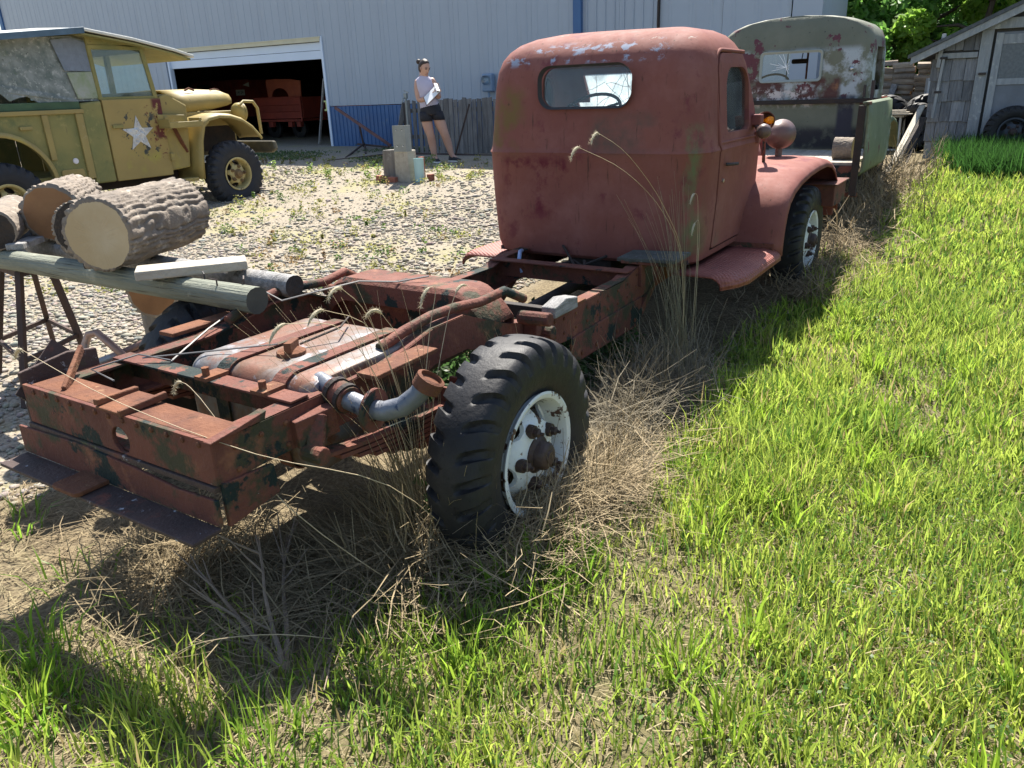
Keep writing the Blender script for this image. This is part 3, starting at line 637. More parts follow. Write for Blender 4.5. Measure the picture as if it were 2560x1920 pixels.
# filler pipe, hose and cap
fp = [(-.50, -.39, .79), (-.52, -.47, .782), (-.535, -.55, .765), (-.535, -.62, .752), (-.525, -.68, .75), (-.50, -.73, .765), (-.475, -.77, .80), (-.46, -.79, .83)]
fl = MB().tube(fp, .031, 16).build('filler_pipe', pipem, truck, smooth=60)
MB().tube([fp[1], fp[2]], .043, 16).build('hose', rust, fl, smooth=60)
for q, r in (((-.524, -.488, .778), .049), ((-.532, -.535, .768), .049)):
    d = Vector((-.015, -.08, -.017)).normalized()
    MB().lathe([(.044, -.008), (r, -.008), (r, .008), (.044, .008)], q, d, 20, closed=True).build('hose_clamp', blackm, fl)
MB().lathe([(.034, -.006), (.068, -.006), (.068, .006), (.034, .006)], (-.533, -.645, .75), (.1, -1, -.05), 22, closed=True).build('pipe_flange', rust, fl)
MB().lathe([(.040, -.02), (.044, -.02), (.044, .018), (.034, .022), (.034, .008), (.001, .008)], (-.455, -.80, .838), (.25, -.45, .85), 22).build('filler_cap', rust2, fl, smooth=35)
# brake pipe along the kick-up, shackle, spring, axle
b = MB(); b.tube([(-.22, -.40, .815), (-.1, -.41, .845), (.05, -.42, .865), (.2, -.42, .86), (.35, -.43, .845), (.5, -.45, .86), (.62, -.47, .80)], .02, 10); b.build('brake_pipe', rust, truck, smooth=60)
b = MB(); b.tube([(-.22, .40, .815), (-.1, .41, .845), (.05, .42, .865), (.2, .42, .86), (.35, .43, .845), (.5, .45, .86), (.62, .47, .80)], .02, 10); b.build('brake_pipe', rust, truck, smooth=60)
for sg in (-1, 1):
    sp = None
    for i in range(7):
        L = .68-.075*i; b = MB(); pts = [(x, sg*.53, .585+(x/.68)**2*.055-.018*i) for x in np.linspace(-L, L, 11)]
        b.loft([[(x, y-.03, z), (x, y+.03, z), (x, y+.03, z-.013), (x, y-.03, z-.013)] for x, y, z in pts])
        o = b.build('leaf_spring' if sp is None else 'spring_leaf', rust, truck if sp is None else sp); sp = sp or o
    b = MB(); b.bar((-.68, sg*.53, .64), (-.62, sg*.50, .74), .05, .03); b.bar((-.70, sg*.47, .70), (-.56, sg*.50, .71), .05, .09); b.tube([(-.68, sg*.49, .64), (-.68, sg*.57, .64)], .028, 12); b.build('spring_shackle', rust, truck, bevel=.004)
    b = MB(); b.box((.68, sg*.50, .66), (.14, .07, .10)); b.tube([(.68, sg*.46, .645), (.68, sg*.58, .645)], .03, 12); b.tube([(.55, sg*.49, .74), (.55, sg*.64, .745)], .03, 12); b.build('spring_hanger', rust, truck, bevel=.006)
    b = MB(); b.box((0, sg*.53, .44), (.14, .09, .03)); b.box((.05, sg*.53, .53), (.014, .085, .22)); b.box((-.05, sg*.53, .53), (.014, .085, .22)); b.build('spring_u_bolt', rust, truck, bevel=.003)
    b = MB(); b.bb(-.42, -.10, sg*.475, sg*.56, .79, .806); b.build('rail_cap_plate', rust2, truck, bevel=.003)
b = MB(); b.tube([(0, -.72, .43), (0, -.2, .43), (0, .2, .43), (0, .72, .43)], [.05, .06, .06, .05], 14); b.ball((0, 0, .43), .17, 18, 12, (1, .8, 1)); b.build('rear_axle', rust, truck, smooth=50)
b = MB(); b.tube([(4.15, -.72, .47), (4.15, .72, .47)], .055, 12); b.build('front_axle', blackm, truck, smooth=50)
b = MB(); b.tube([(.15, 0, .45), (2.2, 0, .52)], .035, 12); b.build('drive_shaft', blackm, truck, smooth=50)
b = MB(); b.bb(2.15, 3.0, -.16, .16, .42, .66); b.build('gearbox', blackm, truck, bevel=.04)
b = MB(); b.bb(3.2, 4.35, -.26, .26, .55, 1.15); b.build('engine', blackm, truck, bevel=.05)
b = MB(); b.prism([(.84, .655), (1.06, .655), (1.06, .71), (.95, .728), (.84, .705)], lambda a, q, t: (a, t, q), (-.50, -.425)); b.build('wood_block', greywood, truck, bevel=.006)
b = MB(); b.bb(1.07, 1.20, -.47, -.40, .652, .664); b.build('rail_shim', rust2, truck, bevel=.002)
b = MB(); b.box((1.93, -.52, .735), (.20, .36, .022), rot=(-3, -3, -4)); b.build('body_mount_board', mat('mossy_board', (.09, .095, .085), (.06, .06, .05), scale=14, rough=.95, bump=.6, spots=[((.22, .22, .2), 30, .6, .7)]), truck, bevel=.005)
b = MB(); b.box((1.92, -.50, .712), (.16, .28, .02)); b.box((1.88, -.475, .64), (.06, .02, .13)); b.build('body_mount', rust, truck, bevel=.004)
b = MB(); b.tube([(1.95, .36, .70), (1.88, .33, .71), (1.82, .30, .68), (1.8, .27, .60)], .012, 8); b.build('blue_hose', mat('blue_hose_plastic', (.25, .33, .5), rough=.4, bump=0), truck, smooth=60)
b = MB(); b.tube([(1.95, .2, .6), (2.05, .05, .64), (2.02, -.1, .58)], .012, 6); b.tube([(2.0, -.05, .66), (1.9, -.12, .55)], .01, 6); b.tube([(2.1, .15, .72), (1.95, -.02, .62), (2.0, -.2, .7)], .009, 6); b.build('linkage_rods', blackm, truck)

# ---- cab
LV = [(.645, .655, 2.125, 3.20), (.665, .68, 2.105, 3.22), (.72, .695, 2.095, 3.23), (1.0, .715, 2.085, 3.25), (1.262, .722, 2.082, 3.25), (1.275, .728, 2.076, 3.255), (1.288, .722, 2.083, 3.25), (1.31, .716, 2.086, 3.24),
      (1.5, .700, 2.10, 3.12), (1.65, .688, 2.112, 3.02), (1.735, .677, 2.13, 2.97), (1.80, .658, 2.16, 2.93), (1.85, .628, 2.20, 2.89), (1.89, .585, 2.255, 2.86), (1.92, .52, 2.33, 2.82), (1.940, .41, 2.43, 2.77), (1.948, .26, 2.53, 2.72)]
def cab_solid(off, zlo=None):
    b = MB(); rg = []
    for i, (z, hw, xr, xf) in enumerate(LV):
        zz = z if zlo is None or i else zlo
        if off and z > 1.78: zz = z - off*.9
        pts = rrect(xr+off, xf-off, -hw+off, hw-off, [min(.17, hw*.8)-off*.5, .10, .10, min(.17, hw*.8)-off*.5], 8); rg.append([(a, q, zz) for a, q in pts])
    return b.loft(rg)
PY = lambda a, q, t: (a, t, q)      # prism along y, outline in x,z
PX = lambda a, q, t: (t, a, q)
door_out = rrect(2.365, 3.075, .70, 1.80, [.02, .02, .16, .13], 8)
win_out = rrect(2.50, 2.93, 1.36, 1.715, [.04, .05, .12, .12], 6)
cuts = [('DIFFERENCE', cab_solid(.028, .5)),
        ('DIFFERENCE', MB().prism(rrect(-.285, .285, 1.53, 1.745, .075, 8), PX, (1.9, 2.5))),
        ('DIFFERENCE', MB().prism(rrect(.025, .55, 1.40, 1.715, [.04, .06, .09, .03], 6), PX, (2.78, 3.4))),
        ('DIFFERENCE', MB().prism(rrect(-.55, -.025, 1.40, 1.715, [.06, .04, .03, .09], 6), PX, (2.78, 3.4))),
        ('DIFFERENCE', MB().prism(door_out, PY, (-1.0, -.45))), ('DIFFERENCE', MB().prism(door_out, PY, (.45, 1.0)))]
me = boolean(cab_solid(0), cuts)
rs = np.random.default_rng(2)
for v in me.vertices:      # dents
    c = v.co; d = .004*math.sin(c.y*9+c.z*5)*math.sin(c.z*7-c.y*4) + .006*math.exp(-((c.y-.02)**2+(c.z-1.90)**2)/.012)+.006*math.exp(-((c.y+.3)**2+(c.z-1.88)**2)/.006)
    if c.x < 2.6: v.co.x += d
    if c.z > 1.8: v.co.z -= abs(d)*.8
cab = place_mesh(me, 'cab', red, truck, smooth=32)
MB().loft([[(2.077, y, z) for y, z in rrect(-.297, .297, 1.518, 1.757, .085, 8)], [(2.105, y, z) for y, z in rrect(-.284, .284, 1.531, 1.744, .075, 8)]], caps=False).build('window_gasket', mat('perished_rubber', (.05, .045, .045), rough=.8, bump=0), cab, smooth=60)
MB().prism(rrect(-.29, .29, 1.525, 1.75, .08, 8), lambda a, q, t: (t+(q-1.53)*.12, a, q), (2.115, 2.118)).build('rear_window', glass2, cab)
def windshield(y0, y1, rr_):
    g = MB().prism(rrect(y0, y1, 1.39, 1.725, rr_, 5), lambda a, q, t: (t-(q-1.40)*.62, a, q), (3.165, 3.169)); return g.build('windshield', glass_mat('crazed_windshield', (.9, .95, .97), .12, .45), cab)
ws = [windshield(.01, .565, .05), windshield(-.565, -.01, .05)]
crk = mat('glass_crack', (.85, .88, .9), rough=.3, bump=0, emis=None)
b = MB(); rr = random.Random(4)
def wsp(y, z): return (3.150-(z-1.40)*.62, y, z)
for (a, c) in (((.30, 1.66), (.12, 1.44)), ((.30, 1.66), (.08, 1.62)), ((.12, 1.72), (.18, 1.43)), ((.16, 1.70), (.45, 1.42)), ((.16, 1.70), (.05, 1.41)), ((.30, 1.66), (.5, 1.60)), ((.24, 1.6), (.5, 1.45)), ((.12, 1.56), (.36, 1.50)), ((.12, 1.72), (.32, 1.42)), ((.36, 1.7), (.42, 1.45))):
    p = [wsp(a[0]+(c[0]-a[0])*k/5+rr.uniform(-.008, .008), a[1]+(c[1]-a[1])*k/5+rr.uniform(-.008, .008)) for k in range(6)]; b.tube(p, .0022, 4)
b.build('crack', crk, ws[0])
# door(s)
def door(sg, ajar):
    big = cab_solid(-.004); 
    o = [('DIFFERENCE', cab_solid(.034, .5)), ('INTERSECT', MB().prism(rrect(2.378, 3.063, .713, 1.788, [.02, .02, .15, .12], 8), PY, (sg*.45, sg*1.0))), ('DIFFERENCE', MB().prism(win_out, PY, (sg*.4, sg*1.1)))]
    me = boolean(big, o); d = place_mesh(me, 'door', red, cab, smooth=32)
    hw = .70
    MB().prism(rrect(2.47, 2.96, 1.33, 1.74, [.04, .05, .12, .12], 6), lambda a, q, t: (a, t+sg*(1.36-q)*.07, q), (sg*(hw-.012), sg*(hw-.008))).build('window', glass2, d)
    b = MB(); b.tube([(2.45, sg*.735, 1.19), (2.47, sg*.765, 1.19), (2.56, sg*.77, 1.185)], .009, 8); b.build('handle', iron, d, smooth=60)
    MB().lathe([(.011, 0), (.011, .01), (.001, .012)], (2.44, sg*.722, 1.10), (0, sg, 0), 12).build('lock', chrome, d)
    for z in (.86, 1.30): MB().box((3.07, sg*.735, z), (.055, .03, .07)).build('hinge', red, d, bevel=.006)
    b = MB(); b.bb(2.36, 3.08, sg*.715, sg*.728, 1.305, 1.318); b.build('belt_moulding', red, d, bevel=.004)
    b = MB(); arc_ = [(2.362, 1.3), (2.358, 1.62)]+[(2.49+.134*math.cos(R(a)), 1.68+.124*math.sin(R(a))) for a in range(170, 85, -12)]+[(2.9, 1.80)]
    b.tube([(x, sg*(.722-max(0, z-1.3)*.13), z) for x, z in arc_], .011, 8); b.build('drip_gutter', red, cab, smooth=60)
    return d
door(-1, 0); door(1, 0)
dk = mat('cab_interior', (.055, .03, .03), (.035, .022, .022), rough=.9)
b = MB(); b.bb(2.14, 3.2, -.64, .64, .655, .68); b.build('cab_floor', dk, cab)
b = MB(); b.bb(2.25, 2.72, -.6, .6, .85, 1.02); b.build('seat', dk, cab, bevel=.04)
b = MB(); b.box((2.25, 0, 1.2), (.1, 1.2, .42), rot=(0, -8, 0)); b.build('seat_back', dk, cab, bevel=.04)
b = MB(); b.bb(2.98, 3.12, -.66, .66, 1.2, 1.385); b.build('dashboard', red, cab, bevel=.03)
stw = MB(); n = Vector((-.55, 0, .83)).normalized(); u = Vector((0, 1, 0)); w_ = n.cross(u); c0 = Vector((2.72, .28, 1.475)); stw.tube([c0+u*.205*math.cos(a)+w_*.205*math.sin(a) for a in np.linspace(0, 2*math.pi, 33)], .011, 8, caps=False)
for a in (90, 210, 330): stw.tube([c0, c0+u*.2*math.cos(R(a))+w_*.2*math.sin(R(a))], .009, 6)
stw.tube([c0, c0-n*.5], .018, 8); stw.build('steering_wheel', blackm, cab, smooth=60)
# ---- running boards, fenders, hood, lamps
tread = mat('red_diamond_tread', (.27, .085, .06), (.20, .055, .045), scale=4, rough=.6, bump=.05, spots=[((.12, .05, .04), 9, .6, .75)])
_nt = tread.node_tree; _bs = [n for n in _nt.nodes if n.type == 'BSDF_PRINCIPLED'][0]; _tc = _nt.nodes.new('ShaderNodeTexCoord'); _mp = _nt.nodes.new('ShaderNodeMapping'); _nt.links.new(_tc.outputs['Object'], _mp.inputs[0])
_mp.inputs['Rotation'].default_value = (0, 0, R(45)); _ck = _nt.nodes.new('ShaderNodeTexVoronoi'); _ck.inputs['Scale'].default_value = 42; _ck.inputs['Randomness'].default_value = 0; _nt.links.new(_mp.outputs[0], _ck.inputs['Vector'])
_bp = _nt.nodes.new('ShaderNodeBump'); _bp.inputs['Strength'].default_value = 1; _bp.inputs['Distance'].default_value = .012; _bp.invert = True; _nt.links.new(_ck.outputs['Distance'], _bp.inputs['Height']); _nt.links.new(_bp.outputs[0], _bs.inputs['Normal'])
def sheet(name, grid, m, parent, solid=.012, smooth=50):
    b = MB(); b.loft(grid, caps=False, closed=False); return b.build(name, m, parent, smooth=smooth, solid=solid)
for sg in (-1, 1):
    # running board: flat tread, rolled outer edge
    cs = [(.60, .622), (.70, .622), (.80, .622), (.87, .622), (.905, .618), (.945, .602), (.965, .580), (.968, .552)]
    g = []
    for x in np.linspace(2.03, 2.95, 9):
        t = (x-2.03)/.92; k = 1-max(0, .18-t)*1.3
        g.append([(x, sg*(.58+(y-.58)*k), z+.0*t) for y, z in cs])
    sheet('running_board', g, tread, truck)
    # fender
    pr = [(2.925, .575), (2.93, .66), (2.95, .76), (2.99, .86), (3.06, .94), (3.18, 1.0), (3.35, 1.04), (3.6, 1.07), (3.9, 1.085), (4.15, 1.085), (4.35, 1.06), (4.52, 1.0), (4.65, .91), (4.74, .78), (4.78, .64)]
    g = []
    for i, (x, z) in enumerate(pr):
        a = Vector(pr[min(i+1, len(pr)-1)])-Vector(pr[max(i-1, 0)]); nn = Vector((a.y, -a.x)).normalized()   # inwards (down)
        row = []
        for (y, dn) in ((.40, 0), (.55, -.005), (.72, -.008), (.86, 0), (.92, .012), (.955, .035), (.965, .065)):
            row.append((x+nn.x*dn, sg*y, z+nn.y*dn))
        g.append(row)
    fd = sheet('front_fender', g, red, truck, smooth=60)
    b = MB(); b.bb(2.90, 4.2, sg*.39, sg*.40, .6, 1.06); b.build('inner_skirt', red, fd)
    b = MB(); b.bb(2.915, 2.924, sg*.45, sg*.93, .60, .66); b.build('splash_strip', rust, fd, bevel=.003)
    # head lamp on its stalk
    hl = MB(); hp = [(.001, -.14), (.035, -.135), (.07, -.11), (.092, -.075), (.102, -.03), (.104, .02), (.107, .03), (.107, .045), (.10, .05), (.001, .055)]
    hl.lathe(hp, (4.08, sg*.62, 1.255), (1, 0, 0), 28); hl.tube([(4.08, sg*.62, 1.16), (4.08, sg*.62, 1.07)], .025, 10); hl.build('head_lamp', mat('brown_primer_lamp', (.15, .085, .07), (.10, .06, .055), scale=5, rough=.45, bump=.05, spots=[((.32, .25, .24), 7, .6, .75)]), truck, smooth=40)
# hood and grille
g = []
for x, hw, zt in ((3.22, .56, 1.33), (3.6, .5, 1.315), (4.1, .42, 1.29), (4.5, .37, 1.25), (4.62, .33, 1.2)):
    g.append([(x, y, z) for y, z in [(-hw, 1.0), (-hw, zt-.16), (-hw*.93, zt-.07), (-hw*.7, zt-.02), (0, zt), (hw*.7, zt-.02), (hw*.93, zt-.07), (hw, zt-.16), (hw, 1.0)]])
hood = sheet('hood', g, red, truck, smooth=50)
b = MB()
for i in range(9): b.bb(4.62, 4.66, -.30+i*.07, -.27+i*.07, .7, 1.18)
b.bb(4.60, 4.66, -.36, -.31, .65, 1.22); b.bb(4.60, 4.66, .31, .36, .65, 1.22); b.build('grille', red, truck, bevel=.006)
b = MB(); b.bb(4.9, 4.96, -.9, .9, .55, .72); b.bb(4.66, 4.92, -.42, -.36, .58, .66); b.bb(4.66, 4.92, .36, .42, .58, .66); b.build('front_bumper', rust, truck, bevel=.01)
# open amber turn lamp and round mirror head by the windshield post
b = MB(); b.lathe([(.06, .03), (.064, .03), (.066, -.02), (.05, -.05), (.048, -.05), (.056, -.015), (.058, .03)], (3.62, -.625, 1.37), (-.93, -.35, .1), 24, closed=True); b.lathe([(.001, -.035), (.05, -.035)], (3.62, -.625, 1.37), (-.93, -.35, .1), 24); tl = b.build('turn_lamp', rust, truck, smooth=40)
b = MB(); b.lathe([(.008, -.03), (.012, -.02), (.012, 0), (.022, .02), (.028, .045), (.022, .065), (.001, .072)], (3.635, -.622, 1.375), (-.5, -.86, .05), 14); b.build('amber_bulb', mat('amber_glass', (.85, .33, .01), rough=.15, bump=0, spec=.6, transl=.35), tl, smooth=60)
MB().tube([(3.66, -.61, 1.335), (3.7, -.61, 1.2), (3.72, -.61, 1.06)], .012, 8).build('lamp_stalk', rust, tl, smooth=60)
b = MB(); b.ball((2.90, -.815, 1.345), .045, 16, 10); b.tube([(2.91, -.80, 1.345), (2.96, -.76, 1.36), (3.05, -.72, 1.38)], .014, 8); b.build('side_lamp', mat('brown_primer_lamp', (.15, .085, .07)), truck, smooth=50)
b = MB(); b.bb(2.98, 3.05, -.77, -.71, 1.375, 1.44); b.build('mirror_bracket', red, truck, bevel=.008)
b = MB(); b.tube([(3.2, -.55, 1.15), (3.6, -.52, 1.13), (3.9, -.5, 1.10)], .015, 8); b.tube([(4.1, -.62, 1.1), (4.1, -.62, 1.22)], .005, 5); b.build('stay_rod', iron, truck)
b = MB(); b.bb(4.35, 4.8, -1.0, -.70, .70, .86); b.bb(4.33, 4.82, -1.02, -.68, .86, .872); b.build('tool_box', rust, truck, bevel=.006)
# ================================================================== YELLOW ARMY TRUCK
yel = mat('faded_yellow_paint', (.33, .25, .085), (.275, .21, .075), scale=2.5, rough=.55, bump=.05, bscale=25, spots=[((.36, .29, .075), 2.2, .55, .7), ((.22, .19, .07), 3.5, .60, .74), ((.10, .06, .035), 14, .67, .72), ((.42, .36, .2), 5, .62, .76)])
yelgreen = mat('yellow_over_green_paint', (.25, .215, .072), (.165, .17, .06), scale=2.2, lo=.38, hi=.66, rough=.6, bump=.08, spots=[((.085, .12, .05), 3, .56, .74), ((.33, .275, .1), 7, .56, .72), ((.12, .1, .05), 9, .6, .72, None, (5, 5, .5)), ((.09, .05, .03), 16, .66, .72)])
yeldoor = mat('door_yellow_paint', (.345, .25, .085), (.295, .215, .075), scale=2.5, rough=.55, bump=.05, spots=[((.36, .33, .06), 2.5, .52, .66, (None, None, None, None, .6, .85, .08)), ((.10, .018, .018), 7, .47, .50, (.36, .52, None, None, 1.0, 1.5, .03)), ((.045, .05, .045), 8, .55, .58, (-.12, .36, None, None, .8, 1.35, .05)), ((.12, .02, .02), 12, .58, .61, (.25, .55, None, None, .7, 1.5, .05))])
dkgreen = mat('dark_green_paint', (.05, .10, .05), (.04, .075, .04), scale=5, rough=.6, spots=[((.2, .22, .15), 12, .62, .7)])
canvas = mat('mouldy_grey_canvas', (.25, .27, .26), (.13, .155, .145), scale=9, rough=.95, bump=.4, bscale=40, spots=[((.36, .37, .35), 22, .54, .64), ((.13, .17, .08), 4, .58, .7), ((.05, .06, .055), 20, .64, .7)])
canvas2 = mat('pale_canvas_patch', (.34, .35, .31), (.24, .29, .17), scale=6, rough=.95, bump=.4, bscale=40, spots=[((.15, .2, .07), 5, .55, .66)])
canvas3 = mat('blue_grey_canvas_patch', (.21, .24, .29), (.17, .195, .235), scale=12, rough=.95, bump=.4, bscale=50)
rooftop = mat('cream_roof_sheet', (.62, .60, .52), (.5, .5, .46), scale=3, rough=.5, bump=.05)
roofblue = mat('blue_roof_edge', (.09, .15, .21), (.06, .10, .14), scale=5, rough=.6)
yt = thing('army_truck', 'faded yellow army truck with silver star on its door and patched canvas', 'truck', (4.0, 8.3, .20))
YS = 7.45
# cargo box side with wheel arch
arc = [(2.32+.60*math.cos(R(a)), .78+.60*math.sin(R(a))) for a in range(180, -1, -9)]
for ys, inn in ((YS, 1), (9.15, -1)):
    b = MB(); b.prism([(.85, .78)]+[(1.70, .74)]+arc[1:-1]+[(2.93, .74), (3.40, .74), (3.40, 1.56), (.85, 1.58)], PY, (ys, ys+inn*.03)); o = b.build('box_side', yelgreen, yt, bevel=.006)
    b = MB(); b.bb(.83, 3.44, ys-inn*.035, ys+inn*.04, 1.555, 1.605); b.build('box_top_rail', yel, o, bevel=.008)
    for x0, x1 in ((2.93, 3.0), (3.33, 3.42), (1.2, 1.28)): 
        b = MB(); b.bb(x0, x1, ys-inn*.03, ys+.0, .80 if x0 > 3.2 else 1.05, 1.553); b.build('stake_pocket', yel, o, bevel=.008)
    rows = []
    for a in range(190, -11, -8):
        c, s_ = math.cos(R(a)), math.sin(R(a)); rows.append([(2.32+r*c, ys-inn*q, .78+r*s_) for r, q in ((.60, 0), (.615, .05), (.62, .09), (.60, .11), (.565, .115))])
    sheet('wheel_arch_lip', rows, yel, o, solid=.01)
b = MB(); b.lathe([(.001, 0), (.03, 0), (.035, .012)], (3.22, YS-.018, 1.02), (0, 1, 0), 20); b.build('side_marker', mat('white_marker', (.7, .66, .68), rough=.4, bump=0), yt)
b = MB(); b.prism(rrect(3.02, 3.30, .80, .93, .03), PY, (YS-.012, YS-.001)); b.build('tool_hatch', yel, yt, bevel=.004)
b = MB(); b.prism(rrect(2.66, 2.80, 1.40, 1.44, .012), PY, (YS-.03, YS-.001)); b.build('box_handle', yel, yt, bevel=.006)
b = MB(); b.bb(.85, 3.4, YS+.03, 9.12, .80, .86); b.build('box_floor', yelgreen, yt)
b = MB(); b.bb(.82, .85, YS, 9.15, .8, 1.58); b.build('tailgate', yelgreen, yt, bevel=.008)
# pillar, door, cowl
for ys, inn in ((YS, 1), (9.15, -1)):
    b = MB(); b.prism([(3.42, .73), (3.685, .73), (3.685, 1.69), (3.42, 1.67)], PY, (ys-inn*.02, ys+inn*.05)); b.build('cab_corner_panel', yelgreen, yt, bevel=.02)
    b = MB(); b.prism(rrect(3.70, 4.50, .73, 1.70, [.02, .02, .01, .01], 3), PY, (ys-inn*.02, ys+inn*.03)); d = b.build('door', yeldoor, yt, bevel=.012)
    for z in (.96, 1.42): MB().box((4.515, ys-inn*.03, z), (.06, .05, .10)).build('hinge', yel, d, bevel=.01)
    b = MB(); b.bb(3.76, 3.9, ys-inn*.05, ys-inn*.02, 1.36, 1.40); b.build('handle', yelgreen, d, bevel=.006)
    b = MB(); b.bar((3.705, ys+inn*.02, 1.70), (3.70, ys+inn*.05, 2.30), .05, .04); b.bar((4.46, ys+inn*.02, 1.70), (4.40, ys+inn*.05, 2.30), .07, .05); b.bb(3.68, 4.44, ys+inn*.03, ys+inn*.07, 2.27, 2.33); b.bb(3.7, 4.46, ys, ys+inn*.03, 1.695, 1.73); wf = b.build('window_frame', yelgreen, d, bevel=.006)
    MB().prism([(3.72, 1.72), (4.43, 1.72), (4.385, 2.28), (3.715, 2.28)], lambda a, q, t: (a, t+inn*(q-1.7)*.05, q), (ys+inn*.015, ys+inn*.019)).build('window_pane', glass, wf)
b = MB(); pts = []
for k in range(10):
    r = .225 if k % 2 == 0 else .092; a = R(90+36*k); pts.append((4.10+r*math.cos(a), 1.275+r*math.sin(a)))
b.prism(pts, PY, (YS-.028, YS-.021)); b.build('star_emblem', mat('crinkled_silver_foil', (.62, .62, .63), (.45, .45, .47), scale=14, rough=.3, metal=.6, bump=.9, bscale=22, spots=[((.3, .31, .33), 18, .6, .7)]), yt)
b = MB(); b.prism([(4.50, .78), (4.80, .80), (4.86, 1.2), (4.90, 1.60), (4.62, 1.75), (4.50, 1.72)], PY, (YS+.01, 9.14)); b.build('cowl', yel, yt, bevel=.02)
b = MB(); b.bb(4.38, 4.46, YS+.06, 9.1, 1.70, 1.78); b.bb(4.36, 4.42, YS+.06, 9.1, 2.24, 2.30); b.bb(4.38, 4.44, 8.27, 8.33, 1.75, 2.26); b.build('windshield_frame', yelgreen, yt, bevel=.006)
b = MB(); b.bar((3.95, 8.9, 1.4), (3.8, 8.95, 2.3), .05, .05); b.bar((3.98, 8.3, 1.3), (3.84, 8.3, 2.2), .45, .1); b.build('seat', blackm, yt, bevel=.03)
b = MB(); b.bb(4.36, 4.44, YS+.1, 9.05, 1.62, 1.7); b.build('dashboard', dkgreen, yt, bevel=.02)
# canvas sides
rg = random.Random(9); low = []
for i in range(26):
    x = 3.69-i*.105; base = 1.69 if x > 2.95 else 1.70+rg.uniform(-.01, .14)*(1 if x > 1.4 else .4); low.append((x, base))
for ys, inn in ((YS+.01, 1), (9.14, -1)):
    b = MB(); b.prism([(3.69, 2.36), (3.5, 2.41), (.95, 2.25)]+list(reversed(low)), lambda a, q, t: (a, t+inn*(q-1.7)*.06+.012*math.sin(a*9), q), (ys, ys+inn*.012)); cv = b.build('canvas_side', canvas, yt)
    if inn > 0:
        MB().prism([(3.685, 1.72), (3.68, 2.02), (3.36, 2.01), (3.42, 1.72)], lambda a, q, t: (a, t+(q-1.7)*.06+.012*math.sin(a*9), q), (ys-.012, ys-.003)).build('canvas_patch', canvas2, cv)
        MB().prism([(3.68, 2.025), (3.685, 2.34), (3.50, 2.39), (3.26, 2.36), (3.34, 2.03)], lambda a, q, t: (a, t+(q-1.7)*.06+.012*math.sin(a*9), q), (ys-.008, ys-.003)).build('canvas_patch', canvas3, cv)
b = MB(); b.bb(.88, 3.42, YS-.005, YS+.03, 1.605, 1.69); b.build('green_sill', dkgreen, yt, bevel=.006)
b = MB()
for x in (1.1, 1.9, 2.7): b.tube([(x, YS+.05, 1.58), (x, YS+.08, 2.2), (x, 8.3, 2.4), (x, 9.07, 2.2), (x, 9.1, 1.58)], .014, 8)
b.build('canopy_bow', blackm, yt)
# roof
RP = [(.8, 2.20), (3.58, 2.49), (4.2, 2.40), (4.75, 2.29), (5.03, 2.215)]
b = MB(); b.loft([[(x, 7.30, z), (x, 8.3, z+.06), (x, 9.32, z), (x, 9.32, z-.035), (x, 8.3, z+.025), (x, 7.30, z-.035)] for x, z in RP]); rf = b.build('roof', rooftop, yt, bevel=.008)
b = MB(); b.loft([[(x, 7.287, z+.004), (x, 7.297, z+.008), (x, 7.297, z-.06), (x, 7.287, z-.06)] for x, z in RP[:2]]); b.build('roof_edge', roofblue, rf)
b = MB(); b.loft([[(x, 7.32, z-.04), (x, 9.3, z-.04), (x, 9.3, z-.06), (x, 7.32, z-.06)] for x, z in ((3.55, 2.48), (4.2, 2.39), (4.75, 2.28), (4.98, 2.215))]); b.build('roof_lining', yelgreen, rf)
b = MB(); b.loft([[(x, YS+.03, z), (x, YS+.06, z), (x, YS+.06, zt), (x, YS+.03, zt)] for x, z, zt in ((3.68, 2.32, 2.44), (4.05, 2.32, 2.38), (4.42, 2.30, 2.32))]); b.build('header_panel', yelgreen, yt)
# hood
g = []
for x, hw, zt, zb in ((4.90, .50, 1.80, 1.50), (5.2, .47, 1.80, 1.50), (5.6, .44, 1.805, 1.53), (5.9, .40, 1.79, 1.57), (6.02, .36, 1.75, 1.60), (6.07, .30, 1.69, 1.63)):
    g.append([(x, 8.3+y, z) for y, z in [(-hw, zb), (-hw, zb+(zt-zb)*.45), (-hw*.88, zb+(zt-zb)*.78), (-hw*.6, zb+(zt-zb)*.95), (0, zt), (hw*.6, zb+(zt-zb)*.95), (hw*.88, zb+(zt-zb)*.78), (hw, zb+(zt-zb)*.45), (hw, zb)]])
hd = sheet('hood', g, yel, yt, solid=.02)
b = MB(); b.tube([(5.25, 7.93, 1.79), (5.32, 7.93, 1.82), (5.4, 7.93, 1.79)], .014, 8); b.tube([(5.7, 7.97, 1.79), (5.78, 7.97, 1.805), (5.86, 7.97, 1.785)], .01, 8); b.build('hood_latch', rust2, hd)
b = MB(); b.bb(4.9, 5.95, 7.86, 8.74, .95, 1.46); b.build('engine_bay', blackm, yt, bevel=.02)
b = MB(); b.bb(4.92, 5.9, 7.80, 7.86, 1.30, 1.50); b.build('side_panel', yel, yt, bevel=.01)
b = MB(); b.bb(5.95, 6.0, 7.9, 8.7, 1.0, 1.5); b.build('grille_shell', yel, yt, bevel=.02)
